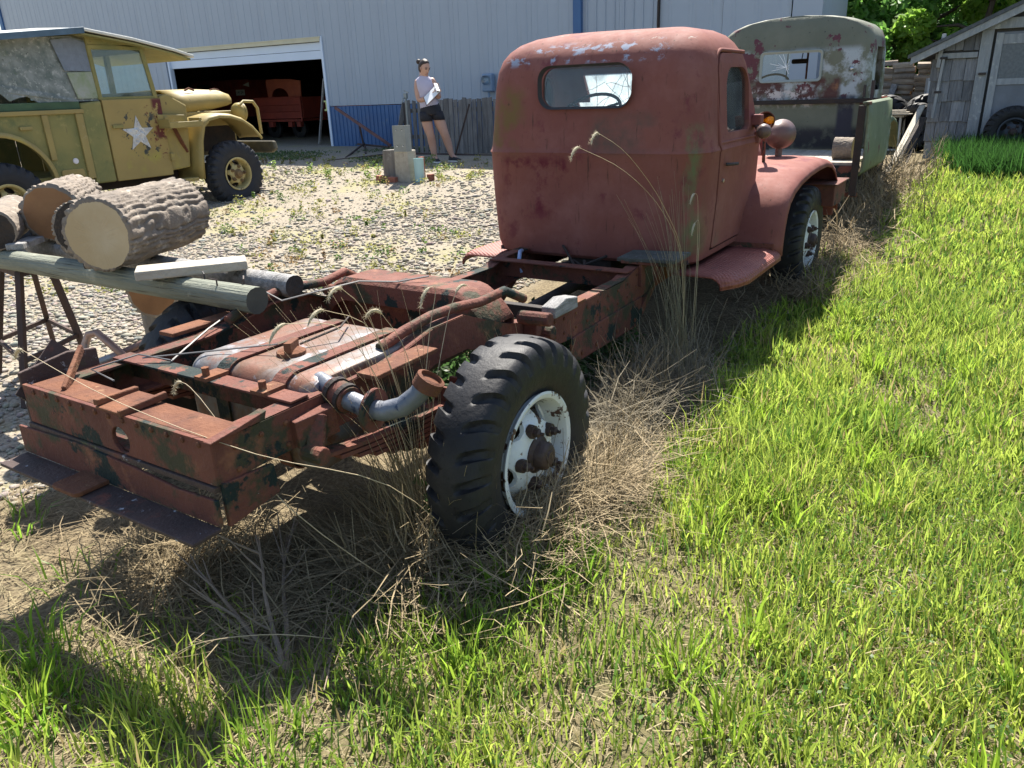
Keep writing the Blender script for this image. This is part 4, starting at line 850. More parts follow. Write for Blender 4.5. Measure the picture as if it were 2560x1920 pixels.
# fenders, lamps, bumper, step
for sg, yc in ((-1, 8.3), (1, 8.3)):
    pr = [(4.84, .64), (4.87, .9), (4.91, 1.15), (4.98, 1.34), (5.1, 1.44), (5.3, 1.475), (5.5, 1.46), (5.7, 1.40), (5.86, 1.30), (5.99, 1.16), (6.02, 1.12)]; g = []
    for i, (x, z) in enumerate(pr):
        a = Vector(pr[min(i+1, len(pr)-1)])-Vector(pr[max(i-1, 0)]); nn = Vector((a.y, -a.x)).normalized()
        g.append([(x+nn.x*dn, yc+sg*y, z+nn.y*dn) for y, dn in ((.45, .02), (.6, 0), (.8, -.005), (.92, .005), (.965, .025), (.975, .06))])
    fd = sheet('front_fender', g, yel, yt, solid=.015, smooth=60)
    b = MB(); b.ball((5.98, yc+sg*.55, 1.47), .135, 20, 12, (.75, 1, 1)); b.lathe([(.137, 0), (.137, .03), (.12, .035)], (6.0, yc+sg*.55, 1.47), (1, 0, 0), 24); b.tube([(5.97, yc+sg*.55, 1.35), (5.95, yc+sg*.55, 1.25)], .03, 8); b.build('head_lamp', yel, yt, smooth=50)
    b = MB(); b.tube([(5.86, yc+sg*.72, 1.56), (5.95, yc+sg*.72, 1.62), (6.12, yc+sg*.72, 1.61), (6.19, yc+sg*.72, 1.52), (6.2, yc+sg*.72, 1.15)], .022, 8); b.build('lamp_guard', yel, yt, smooth=50)
    b = MB(); b.bb(4.25, 4.80, yc+sg*.80, yc+sg*.98, .62, .67); b.build('step', yel, yt, bevel=.01)
b = MB(); b.bb(4.40, 4.90, 7.18, 7.195, 1.335, 1.40); b.bb(4.40, 4.90, 7.18, 7.42, 1.325, 1.337); b.bb(4.40, 4.412, 7.19, 7.42, 1.337, 1.44); b.bb(4.86, 4.90, 7.19, 7.42, 1.337, 1.44); b.prism([(4.40, 1.337), (4.88, 1.337), (4.80, 1.48), (4.40, 1.50)], PY, (7.41, 7.425)); b.build('jerry_can_tray', yel, yt, bevel=.006)
b = MB(); b.bar((4.6, 7.40, 1.33), (4.78, 7.46, 1.0), .05, .02); b.build('tray_brace', rust2, yt)
b = MB(); b.prism([(7.30, .93), (7.34, 1.05), (9.26, 1.05), (9.3, .93), (9.2, .88), (7.4, .88)], PX, (6.18, 6.25)); b.bb(5.9, 6.2, 7.9, 8.0, .85, .98); b.bb(5.9, 6.2, 8.6, 8.7, .85, .98); b.build('bumper', mat('dark_olive_steel', (.06, .055, .035), (.10, .085, .05), rough=.7), yt, bevel=.02)
b = MB(); b.bb(.8, 6.1, 7.85, 7.95, .6, .74); b.bb(.8, 6.1, 8.65, 8.75, .6, .74); b.build('chassis', blackm, yt, bevel=.01)
ytm = tyre_mesh('bar_grip_tyre', Rt=.455, W=.25, lugs=26, dep=.028, per=12, slant=.1, center=.02)
ydk = mat('yellow_wheel_paint', (.46, .38, .17), (.38, .3, .12), scale=6, rough=.6, bump=.1, spots=[((.12, .07, .04), 9, .58, .66), ((.5, .46, .34), 8, .58, .7)])
yhub = mat('rusty_yellow_hub', (.22, .14, .06), (.12, .07, .035), scale=10, rough=.7, bump=.3)
w1 = make_wheel('wheel', yt, ytm, (ydk, yhub, mat('yellow_truck_rubber', (.016, .018, .024), (.024, .025, .03), scale=8, rough=.7, bump=.1)), hole_n=6)
w1.location = (5.40-4.0, 7.34-8.3, .455); w1.rotation_euler = (0, R(12), 0)
for (x, y, rz) in ((2.32, 7.42, 0), (5.40, 9.26, 180), (2.32, 9.18, 180)):
    c = copy_tree(w1, yt); c.location = (x-4.0, y-8.3, .455-(.03 if x < 3 else 0)); c.rotation_euler = (0, R(x*33), R(rz))
b = MB(); b.tube([(5.4, 7.5, .655), (5.4, 9.1, .655)], .05, 10); b.tube([(2.32, 7.5, .655), (2.32, 9.1, .655)], .05, 10); b.build('axles', blackm, yt)

# ================================================================== GREEN TRUCK
grn = mat('faded_green_paint', (.15, .18, .11), (.12, .145, .09), scale=3, rough=.6, bump=.06, spots=[((.27, .31, .25), 2.4, .54, .68), ((.10, .03, .04), 5, .635, .66), ((.02, .02, .02), 30, .70, .72)])
grnback = mat('scabby_green_cab_back', (.155, .16, .115), (.12, .128, .09), scale=3, rough=.65, bump=.15, spots=[
    ((.36, .40, .42), 5, .46, .58, (None, None, None, None, 1.0, 1.56, .04)), ((.10, .028, .038), 4, .585, .605), ((.075, .028, .024), 5, .38, .52, (None, None, -.52, .9, 1.06, 1.28, .03)),
    ((.52, .47, .45), 11, .50, .56, (None, None, -.25, .9, 1.0, 1.18, .04)), ((.025, .024, .024), 26, .66, .69), ((.22, .10, .05), 8, .56, .66, (None, None, -.75, -.45, 1.05, 1.25, .04)), ((.02, .02, .025), 6, .30, .5, (None, None, None, None, .55, .78, .05)), ((.03, .03, .045), 3, .3, .5, (None, None, -.68, -.52, .6, 1.1, .02))])
gt = thing('green_truck', 'scabby pale green truck with empty cab back window ahead of the red one', 'truck', (7.0, .07, gz(6.5, .07)))
gz0 = gz(6.5, .07); CY = .07
GL = [(.92, .77), (1.2, .80), (1.6, .81), (1.9, .805), (2.02, .79), (2.10, .755), (2.16, .68), (2.21, .55), (2.245, .36), (2.26, .15)]
def gcab(off):
    b = MB(); rgs = []
    for z, hw in GL:
        xr = 7.05+max(0, z-1.9)*.25; xf = 8.1-max(0, z-1.35)*.28; rgs.append([(a, CY+q, z-(off*.8 if z > 1.95 else 0)) for a, q in rrect(xr+off, xf-off, -hw+off, hw-off, .09-off*.4, 6)])
    return b.loft(rgs)
me = boolean(gcab(0), [('DIFFERENCE', gcab(.02)), ('DIFFERENCE', MB().prism(rrect(-.235, .375, 1.63, 1.90, .03, 5), PX, (6.9, 7.4))), ('DIFFERENCE', MB().prism(rrect(CY-.66, CY+.66, 1.60, 1.98, .06, 5), PX, (7.6, 8.4))), ('DIFFERENCE', MB().prism(rrect(7.3, 7.8, 1.5, 1.93, .05, 5), PY, (-1.2, 1.4)))])
gc = place_mesh(me, 'cab', grnback, gt, smooth=35)
b = MB(); b.loft([[(7.033, y, z) for y, z in rrect(-.255, .395, 1.61, 1.92, .04, 5)], [(7.05, y, z) for y, z in rrect(-.232, .372, 1.633, 1.897, .03, 5)]], caps=False); b.build('window_frame', mat('pale_frame', (.3, .33, .3), rough=.6), gc, solid=.008)
b = MB(); b.bb(7.72, 7.74, CY-.025, CY-.007, 1.6, 1.99); b.build('windshield_post', rust2, gc)
wp = MB().prism([(.08, 1.635), (.372, 1.635), (.372, 1.895), (.08, 1.895)], PX, (7.052, 7.055)).build('cracked_pane', glass_mat('clear_window_glass'), gc)
b = MB(); rr = random.Random(8); c0 = (.12, 1.76)
for i in range(13):
    a = rr.uniform(0, 6.28); L = rr.uniform(.06, .26); e = (min(.37, max(.085, c0[0]+L*math.cos(a))), min(1.89, max(1.64, c0[1]+L*math.sin(a)*.6))); b.tube([(7.048, c0[0], c0[1]), (7.048, (c0[0]+e[0])/2+rr.uniform(-.008, .008), (c0[1]+e[1])/2), (7.048, *e)], .0022, 4)
b.build('crack', crk, wp)
b = MB(); b.prism(rrect(CY-.05, CY+.13, 1.80, 1.85, .02), PX, (7.60, 7.62)); b.tube([(7.61, CY+.02, 1.85), (7.64, CY+.01, 2.0)], .005, 6); b.build('rear_view_mirror', blackm, gc)
b = MB(); c0 = Vector((7.55, .40, 1.58)); n = Vector((-.6, 0, .8)).normalized(); u = Vector((0, 1, 0)); w_ = n.cross(u); b.tube([c0+u*.2*math.cos(a)+w_*.2*math.sin(a) for a in np.linspace(0, 6.2832, 29)], .012, 8, caps=False); b.tube([c0-u*.2, c0+u*.2], .01, 6); b.tube([c0, c0-n*.4], .018, 6); b.build('steering_wheel', blackm, gc)
b = MB(); b.bb(7.2, 7.6, CY-.7, CY+.7, 1.1, 1.3); b.bb(7.75, 8.0, CY-.75, CY+.75, 1.2, 1.55); b.build('cab_interior', blackm, gc, bevel=.03)
b = MB(); b.bb(7.0, 7.045, -.92, 1.05, 1.385, 1.43); b.build('rear_rail', blackm, gc, bevel=.004)
b = MB(); b.ball((7.045, -.55, 1.72), .022, 10, 8); b.build('tail_lamp', chrome, gc, smooth=60)
b = MB(); b.bb(6.95, 7.0, -.80, -.77, 1.42, 1.60); b.bb(6.95, 7.0, -.72, -.70, 1.44, 1.56); b.build('latch', iron, gc)
# bed
bedwood = mat('bleached_bed_planks', (.42, .38, .32), (.30, .265, .22), scale=6, stretch=(.7, 5, 5), rough=.9, bump=.4, rnd=.12)
for i in range(8):
    y0 = -.9+i*.236
    MB().bb(5.66, 7.02, y0, y0+.23, .885, .912).build('bed_plank', bedwood, gt, bevel=.003)
b = MB(); b.bb(5.64, 5.70, -.92, 1.03, .78, .882); b.build('rear_sill', rust, gt, bevel=.006)
for sg, yb in ((-1, -.925), (1, 1.06)):
    rows = [[(x, yb+sg*q, z) for q, z in ((.0, 1.42), (.02, 1.425), (.045, 1.41), (.055, 1.3), (.06, 1.1), (.062, .95), (.05, .84), (.02, .80))] for x in (5.62, 5.9, 6.4, 7.0)]
    sd_ = sheet('bed_side', rows, grn, gt, solid=.02)
    b = MB(); b.bb(5.60, 5.64, yb-.03, yb+.03, .62, 1.40); b.build('rear_post', blackm, gt, bevel=.004)
    b = MB(); b.prism([(yb-.03, 1.40), (yb+sg*.055, 1.40), (yb+sg*.055, 1.43), (yb-.03, 1.43)], PX, (5.6, 5.75)); b.build('side_cap', rust, sd_, bevel=.004)
b = MB(); b.bb(5.62, 8.8, -.40, -.32, .58, .76); b.bb(5.62, 8.8, .46, .54, .58, .76); b.bb(5.66, 5.74, -.4, .54, .60, .74); b.build('chassis', blackm, gt, bevel=.006)
b = MB(); b.bb(5.70, 5.74, -.75, -.55, .50, .78); b.bb(5.70, 5.74, -.95, -.40, .60, .64); b.build('rear_bracket', rust2, gt, bevel=.005)
b = MB(); b.bb(5.75, 5.78, -.6, .7, .68, .86); b.build('bed_crossmember', grn, gt, bevel=.004)
g = []
for x, hw, zt in ((8.05, .6, 1.5), (8.6, .5, 1.48), (9.1, .4, 1.42), (9.2, .36, 1.35)): g.append([(x, CY+y, z) for y, z in [(-hw, 1.1), (-hw, zt-.15), (-hw*.85, zt-.04), (0, zt), (hw*.85, zt-.04), (hw, zt-.15), (hw, 1.1)]])
sheet('hood', g, grn, gt, solid=.015)
for sg in (-1, 1):
    pr = [(8.05, .85), (8.1, 1.05), (8.3, 1.17), (8.6, 1.2), (8.95, 1.15), (9.15, 1.0), (9.25, .8)]; g = [[(x, CY+sg*y, z-dz) for y, dz in ((.4, 0), (.75, 0), (.86, .02), (.88, .06))] for x, z in pr]; sheet('front_fender', g, grn, gt, solid=.015)
w2 = copy_tree(w0, gt)
for ch in w2.children:
    if ch.name.startswith('tyre'): pass
for k, (x, y, rz) in enumerate(((6.25, CY-.70, 0), (6.25, CY+.70, 180), (8.65, CY-.72, 0), (8.65, CY+.72, 180))):
    c = w2 if k == 0 else copy_tree(w2, gt); c.scale = (.72, .72, .72); c.location = (x-7.0, y-.07, gz(x, y)+.29-gz0); c.rotation_euler = (0, R(25*k), R(rz))
# ================================================================== LOGS AND TIMBER BY THE REAR WHEEL
barkm = mat('furrowed_log_bark', (.255, .21, .165), (.17, .14, .115), scale=5, rough=.95, bump=.5, bscale=30, rnd=.12, spots=[((.38, .33, .27), 14, .56, .68), ((.11, .09, .075), 12, .60, .72)])
cutm = mat('fresh_cut_wood', (.46, .37, .24), (.40, .30, .17), scale=4, rough=.85, bump=.15, bscale=30, rnd=.08, spots=[((.30, .19, .10), 3, .58, .72)])
cutdark = mat('brown_cut_wood', (.30, .155, .07), (.22, .11, .05), scale=5, rough=.85, bump=.15)
burnt = mat('charred_wood', (.03, .026, .024), (.055, .04, .03), scale=12, rough=.9, bump=.8, bscale=35, spots=[((.45, .47, .48), 14, .665, .685), ((.10, .06, .04), 7, .6, .7)])
def log_thing(name, label, a, b, r, mb=barkm, mc=cutm, ridges=26, amp=.15, group=None, cat='log', n=168, m=64, seed=1, flat=0):
    a = Vector(a); b = Vector(b); L = (b-a).length; rg = np.random.default_rng(seed)
    t = thing(name, label, cat, tuple(a), 0, group)
    th = np.linspace(0, 2*math.pi, n, endpoint=False); xx = np.linspace(0, L, m); T, X = np.meshgrid(th, xx, indexing='ij'); p = rg.uniform(0, 6, 8)
    Tw = T+.16*np.sin(2*T+p[6])+.10*np.sin(5*T+p[7])+.05*np.sin(9*T+p[0])
    warp = .5*np.sin(X/L*6+p[0]+T*2)+.35*np.sin(X/L*13+p[1]-T*3)+.22*np.sin(X/L*29+p[2]+T*7)+.12*np.sin(X/L*57+T*11)
    f = np.abs(np.sin(ridges*.5*Tw+warp*1.5)); f = f**.5; cell = np.floor((ridges*.5*Tw+warp*1.5)/math.pi); brk = np.abs(np.sin(X/L*(9+2*np.sin(cell*3.7))+cell*2.3+p[3]))**.35
    Rr = r*(1+.03*np.sin(T+p[4])+.02*np.sin(2*T+p[5]+X/L*2)) + r*amp*(np.minimum(f, .35+.65*brk)-.75)*(.7+.5*np.sin(cell*5.1)**2) + rg.normal(0, r*.005, T.shape)
    C_ = np.cos(T)*Rr; S_ = np.sin(T)*Rr
    q = Vector((1, 0, 0)).rotation_difference((b-a).normalized()); M3 = np.array(q.to_matrix())
    V = np.stack([X, C_, S_], -1).reshape(-1, 3) @ M3.T; I = np.arange(n*m).reshape(n, m); J = np.roll(I, -1, 0)
    F = np.stack([I[:, :-1], J[:, :-1], J[:, 1:], I[:, 1:]], -1).reshape(-1, 4); BV = [V]; BF = [F]; nb_ = n*m; V3 = V.reshape(n, m, 3)
    for k, xo in ((0, -.001), (m-1, L+.001)):
        c = np.array(q @ Vector((0 if k == 0 else L, 0, 0))); rin = r*(.90+.025*np.sin(3*th+p[1])+.012*np.sin(11*th)+rg.normal(0, .006, n)); inner = np.stack([np.full(n, xo), np.cos(th)*rin, np.sin(th)*rin], -1) @ M3.T
        BV.append(inner); ii = nb_+np.arange(n); oo = I[:, k]; BF.append(np.stack([oo, ii, np.roll(ii, -1), np.roll(oo, -1)], -1)); nb_ += n
        c2 = np.array(q @ Vector((xo, 0, 0))); mid2 = c2+(inner-c2)*.5+(np.array(q @ Vector((1, 0, 0)))[None]*rg.normal(0, .0003, n)[:, None]); W = np.concatenate([[c2], mid2, inner])
        b_ = MB(); b_.add(W.tolist(), [(0, 1+j, 1+(j+1) % n) for j in range(n)]+[(1+j, 1+n+j, 1+n+(j+1) % n, 1+(j+1) % n) for j in range(n)]); b_.build('cut_end', mc, t, local=True)
    np_mesh('bark', np.concatenate(BV), np.concatenate(BF), mb, t, smooth=False)
    return t
log_thing('log', 'largest cut log with deep furrowed bark lying on the poles', (-.215, 1.20, 1.10), (.42, 1.50, 1.10), .163, seed=3, ridges=30)
log_thing('log', 'charred black-ended log section left of the largest log', (-.06, 1.63, 1.075), (.36, 1.83, 1.075), .142, mc=burnt, seed=4, ridges=24)
log_thing('log', 'short log with orange-brown cut end behind the charred one', (.16, 2.28, 1.09), (.52, 2.62, 1.09), .155, mc=cutdark, seed=5)
log_thing('log', 'thin pale log with dark rotten end at the left edge', (-.14, 2.30, 1.04), (.20, 2.75, 1.06), .105, mc=burnt, seed=6, ridges=20, amp=.04)
log_thing('log', 'log with red-brown end lying on the stump below the poles', (.66, 2.30, .525), (1.0, 2.55, .525), .155, mc=cutdark, seed=7)
log_thing('tree_stump', 'short upright weathered stump standing in the gravel beside the left tyre', (.80, 2.44, .08), (.80, 2.44, .375), .135, mb=mat('grey_split_stump', (.27, .24, .205), (.17, .15, .13), scale=4, stretch=(4, 4, .8), rough=.95, bump=.6, bscale=14), mc=greywood, seed=8, cat='stump', amp=.05, ridges=18)
log_thing('log', 'small sawn log section standing on the green truck bed', (5.98, -.66, 1.012), (5.98, -.83, 1.012), .10, seed=9, mc=cutm, ridges=18, amp=.05)
greenpole = mat('green_treated_pole', (.225, .235, .185), (.15, .16, .125), scale=3, stretch=(5, .5, 5), rough=.85, bump=.8, bscale=14, bstretch=(6, .3, 6), spots=[((.07, .07, .055), 8, .57, .64, None, (8, .25, 8)), ((.36, .35, .27), 7, .6, .72)])
def pole(name, label, pts, r, m, endm):
    t = thing(name, label, 'pole', tuple(pts[0])); rr = random.Random(len(label)); n = 14; rg = []
    P = [Vector(pts[0]).lerp(Vector(pts[1]), k/12) for k in range(13)]; d = (P[1]-P[0]).normalized(); u = Vector((0, 0, 1)); w = d.cross(u)
    for i, p in enumerate(P): rg.append([p + (u*math.cos(6.2832*j/n)*(.94 if math.cos(6.2832*j/n) > .7 else 1)+w*math.sin(6.2832*j/n))*r*(1+.03*math.sin(i*1.7+j)) for j in range(n)])
    MB().loft(rg, caps=False).build('shaft', m, t, smooth=50)
    for k in (0, -1): b_ = MB(); b_.add(rg[k], [tuple(range(n))]); b_.build('end_face', endm, t)
    return t
p1 = pole('support_pole', 'grey-green round treated pole with bent nails carrying the logs', [(-.125, .32, .885), (-.10, 2.62, .885)], .056, greenpole, mat('dark_pole_end', (.085, .085, .065), (.06, .06, .05), scale=8, rough=.9))
rr = random.Random(2)
for yy in (.42, .52, .66, .80, .86):
    k = rr.uniform(-.03, .03); b = MB(); b.tube([(-.125+k, yy, .93), (-.125+k, yy, .955), (-.125+k+rr.uniform(-.02, .02), yy+.02, .962)], .004, 5); b.build('nail', iron, p1)
pole('support_pole', 'dark splintered grey timber pole behind the round treated one', [(.11, .36, .885), (.20, 2.66, .885)], .05, greywood, burnt)
palew = mat('pale_sawn_board', (.46, .41, .33), (.36, .32, .255), scale=4, stretch=(.6, 4, 4), rough=.9, bump=.4, bscale=18, spots=[((.2, .185, .16), 6, .6, .72)])
def plank(name, label, a, b, w, h, m=palew, group=None, cat='plank', up=(0, 0, 1)):
    o = MB().bar(a, b, w, h, up).build(name, m, None, bevel=.006, fix=True); tag(o, label, cat, group); return o
plank('plank', 'pale sawn board laid across the poles in front of the largest log', (-.24, .93, .962), (.12, .66, .962), .15, .04)
plank('timber_wedge', 'dark wedge block under the charred log', (-.20, 1.34, .955), (.10, 1.58, .955), .07, .035, burnt, cat='block')
plank('timber_wedge', 'pale flat block under the thin left log', (-.10, 2.22, .955), (.16, 2.42, .955), .09, .035, greywood, cat='block')
# steel trestle
ironm = mat('rusty_black_angle', (.045, .032, .03), (.075, .042, .032), scale=8, rough=.8, bump=.2)
tr = thing('steel_trestle', 'rusty black four-legged steel trestle holding the left ends of the poles', 'trestle', (.05, 2.5, .05))
TT = [(-.05, 2.54, .82), (.14, 2.60, .82), (.09, 2.30, .82), (-.10, 2.24, .82)]; FF = [(-.13, 2.76, gz(-.13, 2.76)), (.37, 3.06, gz(.37, 3.06)), (.24, 2.40, gz(.24, 2.4)), (-.30, 2.12, gz(-.3, 2.12))]
for a, b_ in zip(TT, FF): MB().bar(a, b_, .03, .03).build('leg', ironm, tr)
mid = [tuple(Vector(a).lerp(Vector(c), .66)) for a, c in zip(TT, FF)]
for ring, s in ((TT, .05), (mid, .025)):
    for i in range(4): MB().bar(ring[i], ring[(i+1) % 4], s*.6, s).build('cross_bar', ironm, tr)
# bent pipes
copper = mat('coppery_bent_pipe', (.36, .22, .17), (.27, .17, .14), scale=6, rough=.45, metal=.35, bump=.1, spots=[((.33, .34, .36), 5, .55, .68), ((.12, .06, .04), 9, .62, .7)])
pp = thing('bent_exhaust_pipes', 'coppery bent exhaust pipes lying beside the left rear tyre', 'pipes', (-.1, 1.6, .1))
MB().tube([(-.175, 1.69, .15), (-.17, 1.685, .38), (-.119, 1.713, .5), (-.103, 1.688, .55), (-.085, 1.639, .56), (-.098, 1.534, .53), (-.06, 1.501, .46), (-.03, 1.45, .38)], .019, 10).build('pipe', copper, pp, smooth=60)
MB().tube([(-.144, 1.612, .42), (-.047, 1.542, .45), (.129, 1.505, .49), (.147, 1.47, .54), (.201, 1.434, .61), (.258, 1.347, .67), (.291, 1.288, .69), (.33, 1.2, .62)], .019, 10).build('pipe', copper, pp, smooth=60)
MB().tube([(-.126, 1.566, .4), (.005, 1.527, .43), (.113, 1.511, .45), (.3, 1.45, .42)], .016, 10).build('pipe', copper, pp, smooth=60)
MB().box((-.03, 1.50, .40), (.10, .06, .05), rot=(0, 10, 40)).build('clamp_plate', rust, pp, bevel=.01)
# wire strung over the chassis
wire = mat('old_grey_wire', (.22, .21, .2), rough=.5, metal=.5, bump=0)
b = MB(); b.tube([(-.10, .42, .87), (-.05, .36, .90), (-.02, .3, .86), (.1, .2, .885), (.25, .12, .90), (.36, .0, .885), (.45, -.1, .90)], .004, 5); b.tube([(-.12, .45, .84), (-.3, .42, .80), (-.5, .30, .79), (-.62, .2, .80)], .004, 5); b.tube([(-.62, .2, .805), (-.66, .32, .82), (-.8, .38, .80), (-.83, .2, .80)], .003, 5); b.tube([(-.66, .30, .81), (-.5, .05, .83), (-.42, -.12, .85)], .003, 5)
tag(b.build('loose_wire', wire, None), 'loose grey wire trailing over the rear of the chassis', 'wire')
# debris boards on the ground
for i, (a, b_, w, lab) in enumerate((((-.42, 2.35, .13), (-.18, 2.62, .14), .10, 'bleached grey driftwood board on the gravel left of the frame'), ((.02, .36, .03), (.34, .30, .035), .12, 'flaking pale board lying on the soil below the fuel tank'), ((-.75, 1.05, .04), (-.62, 1.42, .06), .05, 'narrow grey stick on the soil behind the left plate'))):
    plank('scrap_board', lab, a, b_, w, .018, palew if i == 1 else greywood)

# ================================================================== POSTS, BRICKS AND PIPE IN THE YARD
z0 = gz(6.9, 5.5)-.02
timb = mat('weathered_post_timber', (.25, .23, .205), (.17, .155, .14), scale=5, stretch=(5, 5, .7), rough=.95, bump=.6, bscale=16, rnd=.15, spots=[((.36, .34, .31), 8, .58, .7)])
def lump(name, label, y0, y1, x0, x1, h, cat='post', m=timb, slope=0):
    b = MB(); b.prism([(y0, z0), (y1, z0), (y1-.015, z0+h+slope), (y0+.02, z0+h)], PX, (x0, x1)); return tag(b.build(name, m, None, bevel=.012), label, cat)
lump('timber_post', 'short dark weathered timber post left of the steel bracket', 5.60, 5.87, 6.93, 7.12, .46, slope=-.01)
lump('timber_post', 'pale short timber post carrying the galvanised bracket', 5.30, 5.58, 6.86, 7.06, .455, m=palew)
galv = mat('dull_galvanised_steel', (.33, .35, .34), (.27, .29, .285), scale=5, rough=.5, metal=.4, bump=.05)
me = boolean(MB().bb(6.84, 6.852, 5.31, 5.545, z0+.44, z0+.80), [('DIFFERENCE', MB().lathe([(.012, 6.7), (.012, 6.9)], (0, yy, zz), (1, 0, 0), 12, caps=True)) for yy, zz in ((5.37, z0+.74), (5.48, z0+.74), (5.37, z0+.52), (5.48, z0+.52))])
sbk = place_mesh(me, 'steel_bracket', galv, None); MB().bb(6.853, 6.96, 5.31, 5.322, z0+.44, z0+.80).build('return_flange', galv, sbk); tag(sbk, 'drilled galvanised angle plate standing on the pale timber post', 'bracket')
MB()
b = MB(); b.lathe([(.072, 0), (.072, .345), (.065, .345), (.065, .02)], (6.93, 5.175, z0), (0, 0, 1), 24); tag(b.build('plastic_pipe', mat('pale_green_plastic', (.42, .60, .58), (.38, .56, .54), scale=3, rough=.4, bump=.02), None, smooth=40), 'pale aqua plastic pipe standing upright beside the timber posts', 'pipe')
brk = mat('red_brick', (.34, .13, .085), (.27, .10, .07), scale=12, rough=.95, bump=.4, rnd=.15)
for (x, y, z, d, rz, lab) in ((6.78, 5.80, z0+.055, (.1, .11, .1), 20, 'red brick at the foot of the dark timber post'), (6.80, 5.62, z0+.045, (.08, .2, .08), 5, 'dark red brick between the two timber posts'), (7.0, 5.03, z0+.06, (.1, .07, .12), 0, 'red brick right of the aqua pipe'), (7.09, 5.255, z0+.17, (.09, .06, .36), 0, 'upright brick pier behind the aqua pipe')):
    tag(MB().box((x, y, z), d, rot=(0, 0, rz)).build('brick', brk, None, bevel=.006), lab, 'brick')
# rusty boom lying against the barn
bm = thing('steel_boom', 'rusty steel boom frame leaning low in front of the blue barn base', 'boom', (11.6, 10.4, .5))
red_iron = mat('pinkish_rusty_bar', (.22, .11, .10), (.13, .065, .06), scale=6, rough=.8)
MB().bar((11.75, 11.45, 1.40), (11.75, 9.86, .56), .05, .06).build('boom_arm', red_iron, bm, bevel=.006)
for a, b_ in (((11.75, 10.75, 1.02), (11.8, 10.72, .52)), ((11.9, 11.0, .58), (11.5, 9.7, .55)), ((11.85, 10.75, .6), (9.5, 9.1, .5)), ((11.6, 10.5, .56), (10.3, 9.3, .5)), ((8.9, 9.0, .49), (10.6, 8.5, .52)), ((10.4, 8.7, .52), (10.35, 6.2, .5))): MB().tube([a, b_], .022, 7).build('brace_rod', ironm, bm)
MB().bar((10.5, 6.75, 1.42), (10.3, 7.0, .5), .03, .03).build('lean_bar', ironm, None); tag(bpy.data.objects['lean_bar'], 'thin dark iron bar leaning on the board fence', 'bar')
# hydrant tap and meter box
hb = MB(); hb.tube([(10.5, 8.28, .5), (10.5, 8.28, 1.55)], .018, 8); hb.box((10.5, 8.28, 1.60), (.06, .07, .10)); hb.tube([(10.5, 8.28, 1.58), (10.44, 8.30, 1.56), (10.42, 8.31, 1.48)], .016, 8); hb.box((10.5, 8.26, 1.68), (.02, .12, .02), rot=(20, 0, 0)); tag(hb.build('yard_hydrant', galv, None, bevel=.004), 'silver yard hydrant tap above the left end of the fence', 'hydrant')
c = bl(4.60, -.10, 1.2); mt_ = thing('meter_box', 'blue-grey electric meter with cable on the barn wall beside the cab', 'meter', bl(4.60, -.1, 0)); mm = mat('blue_grey_enamel', (.22, .30, .42), (.17, .24, .34), scale=5, rough=.4)
MB().box((c[0], c[1], c[2]+.1), (.14, .26, .36)).build('housing', mm, mt_, bevel=.03); MB().lathe([(.09, 0), (.09, .08), (.06, .11), (.001, .115)], (c[0]-.07, c[1], c[2]+.15), (-1, 0, 0), 20).build('dial', glass2, mt_, smooth=40); MB().tube([(c[0], c[1], c[2]-.05), (c[0], c[1], BZ)], .025, 8).build('conduit', mm, mt_)

# ================================================================== INSIDE THE BARN
bred = mat('barn_red_paint', (.30, .055, .035), (.22, .04, .03), scale=3, rough=.6, bump=.1, rnd=.1, spots=[((.12, .03, .025), 6, .58, .7)])
def bthing(name, label, cat, s, d): 
    return thing(name, label, cat, bl(s, d, 0), -87)
wg = bthing('grain_wagon', 'dim red plank-sided wagon standing inside the open barn door', 'wagon', -4.7, 3)
for i, (z0_, z1_) in enumerate(((.57, .76), (.765, .95), (.955, 1.15))): MB().bb(-.92, .92, 0, .03, z0_, z1_).build('side_plank', bred, wg, local=True, bevel=.006)
MB().bb(-.96, .96, -.03, .06, 1.15, 1.19).build('top_rail', bred, wg, local=True, bevel=.006)
for x in (-.93, .9): MB().bb(x, x+.05, -.03, 0, .5, 1.15).build('stake', bred, wg, local=True, bevel=.005)
MB().bb(.93, .96, .03, 2.2, .57, 1.17).build('end_board', bred, wg, local=True, bevel=.006); MB().bb(-.96, -.93, .03, 2.2, .57, 1.17).build('end_board', bred, wg, local=True, bevel=.006)
b = MB(); b.bb(-.9, .9, .0, 2.2, .48, .55); b.build('wagon_bed', bred, wg, local=True, bevel=.01)
for x in (-.45, .35, .7): MB().bb(x, x+.16, -.04, .1, .33, .48).build('bolster', bred, wg, local=True, bevel=.01)
for x in (-.6, .45):
    w = MB(); w.lathe([(.12, -.06), (.26, -.07), (.29, -.05), (.29, .05), (.26, .07), (.12, .06)], (x, .35, .28), (0, 1, 0), 24, closed=True); w.build('wheel', rubber, wg, local=True, smooth=40)
fnd = bthing('loose_truck_fender', 'red sheet-metal fender panel with half-round cutout stood on the wagon', 'fender', -4.55, 3.15)
arcf = [(-.17+.34*math.cos(R(a)), 1.19+.25*math.sin(R(a))) for a in range(0, 181, 12)]
b = MB(); b.prism([(.68, 1.19), (.72, 1.62), (.3, 1.68), (-.3, 1.70), (-.66, 1.69), (-.70, 1.6), (-.66, 1.19)]+[p for p in reversed(arcf)], lambda a, q, t: (a, t, q), (0, .04)); b.build('panel', mat('orange_red_primer', (.36, .095, .05), (.29, .075, .045), rough=.6), fnd, local=True, bevel=.01)
bx = bthing('red_box_body', 'dim red truck box with number plate deep in the barn', 'truck body', -8.85, 5)
for i in range(9): MB().bb(-1.0+i*.215, -.79+i*.215, 0, .03, .6, 1.80).build('board', bred, bx, local=True, bevel=.005)
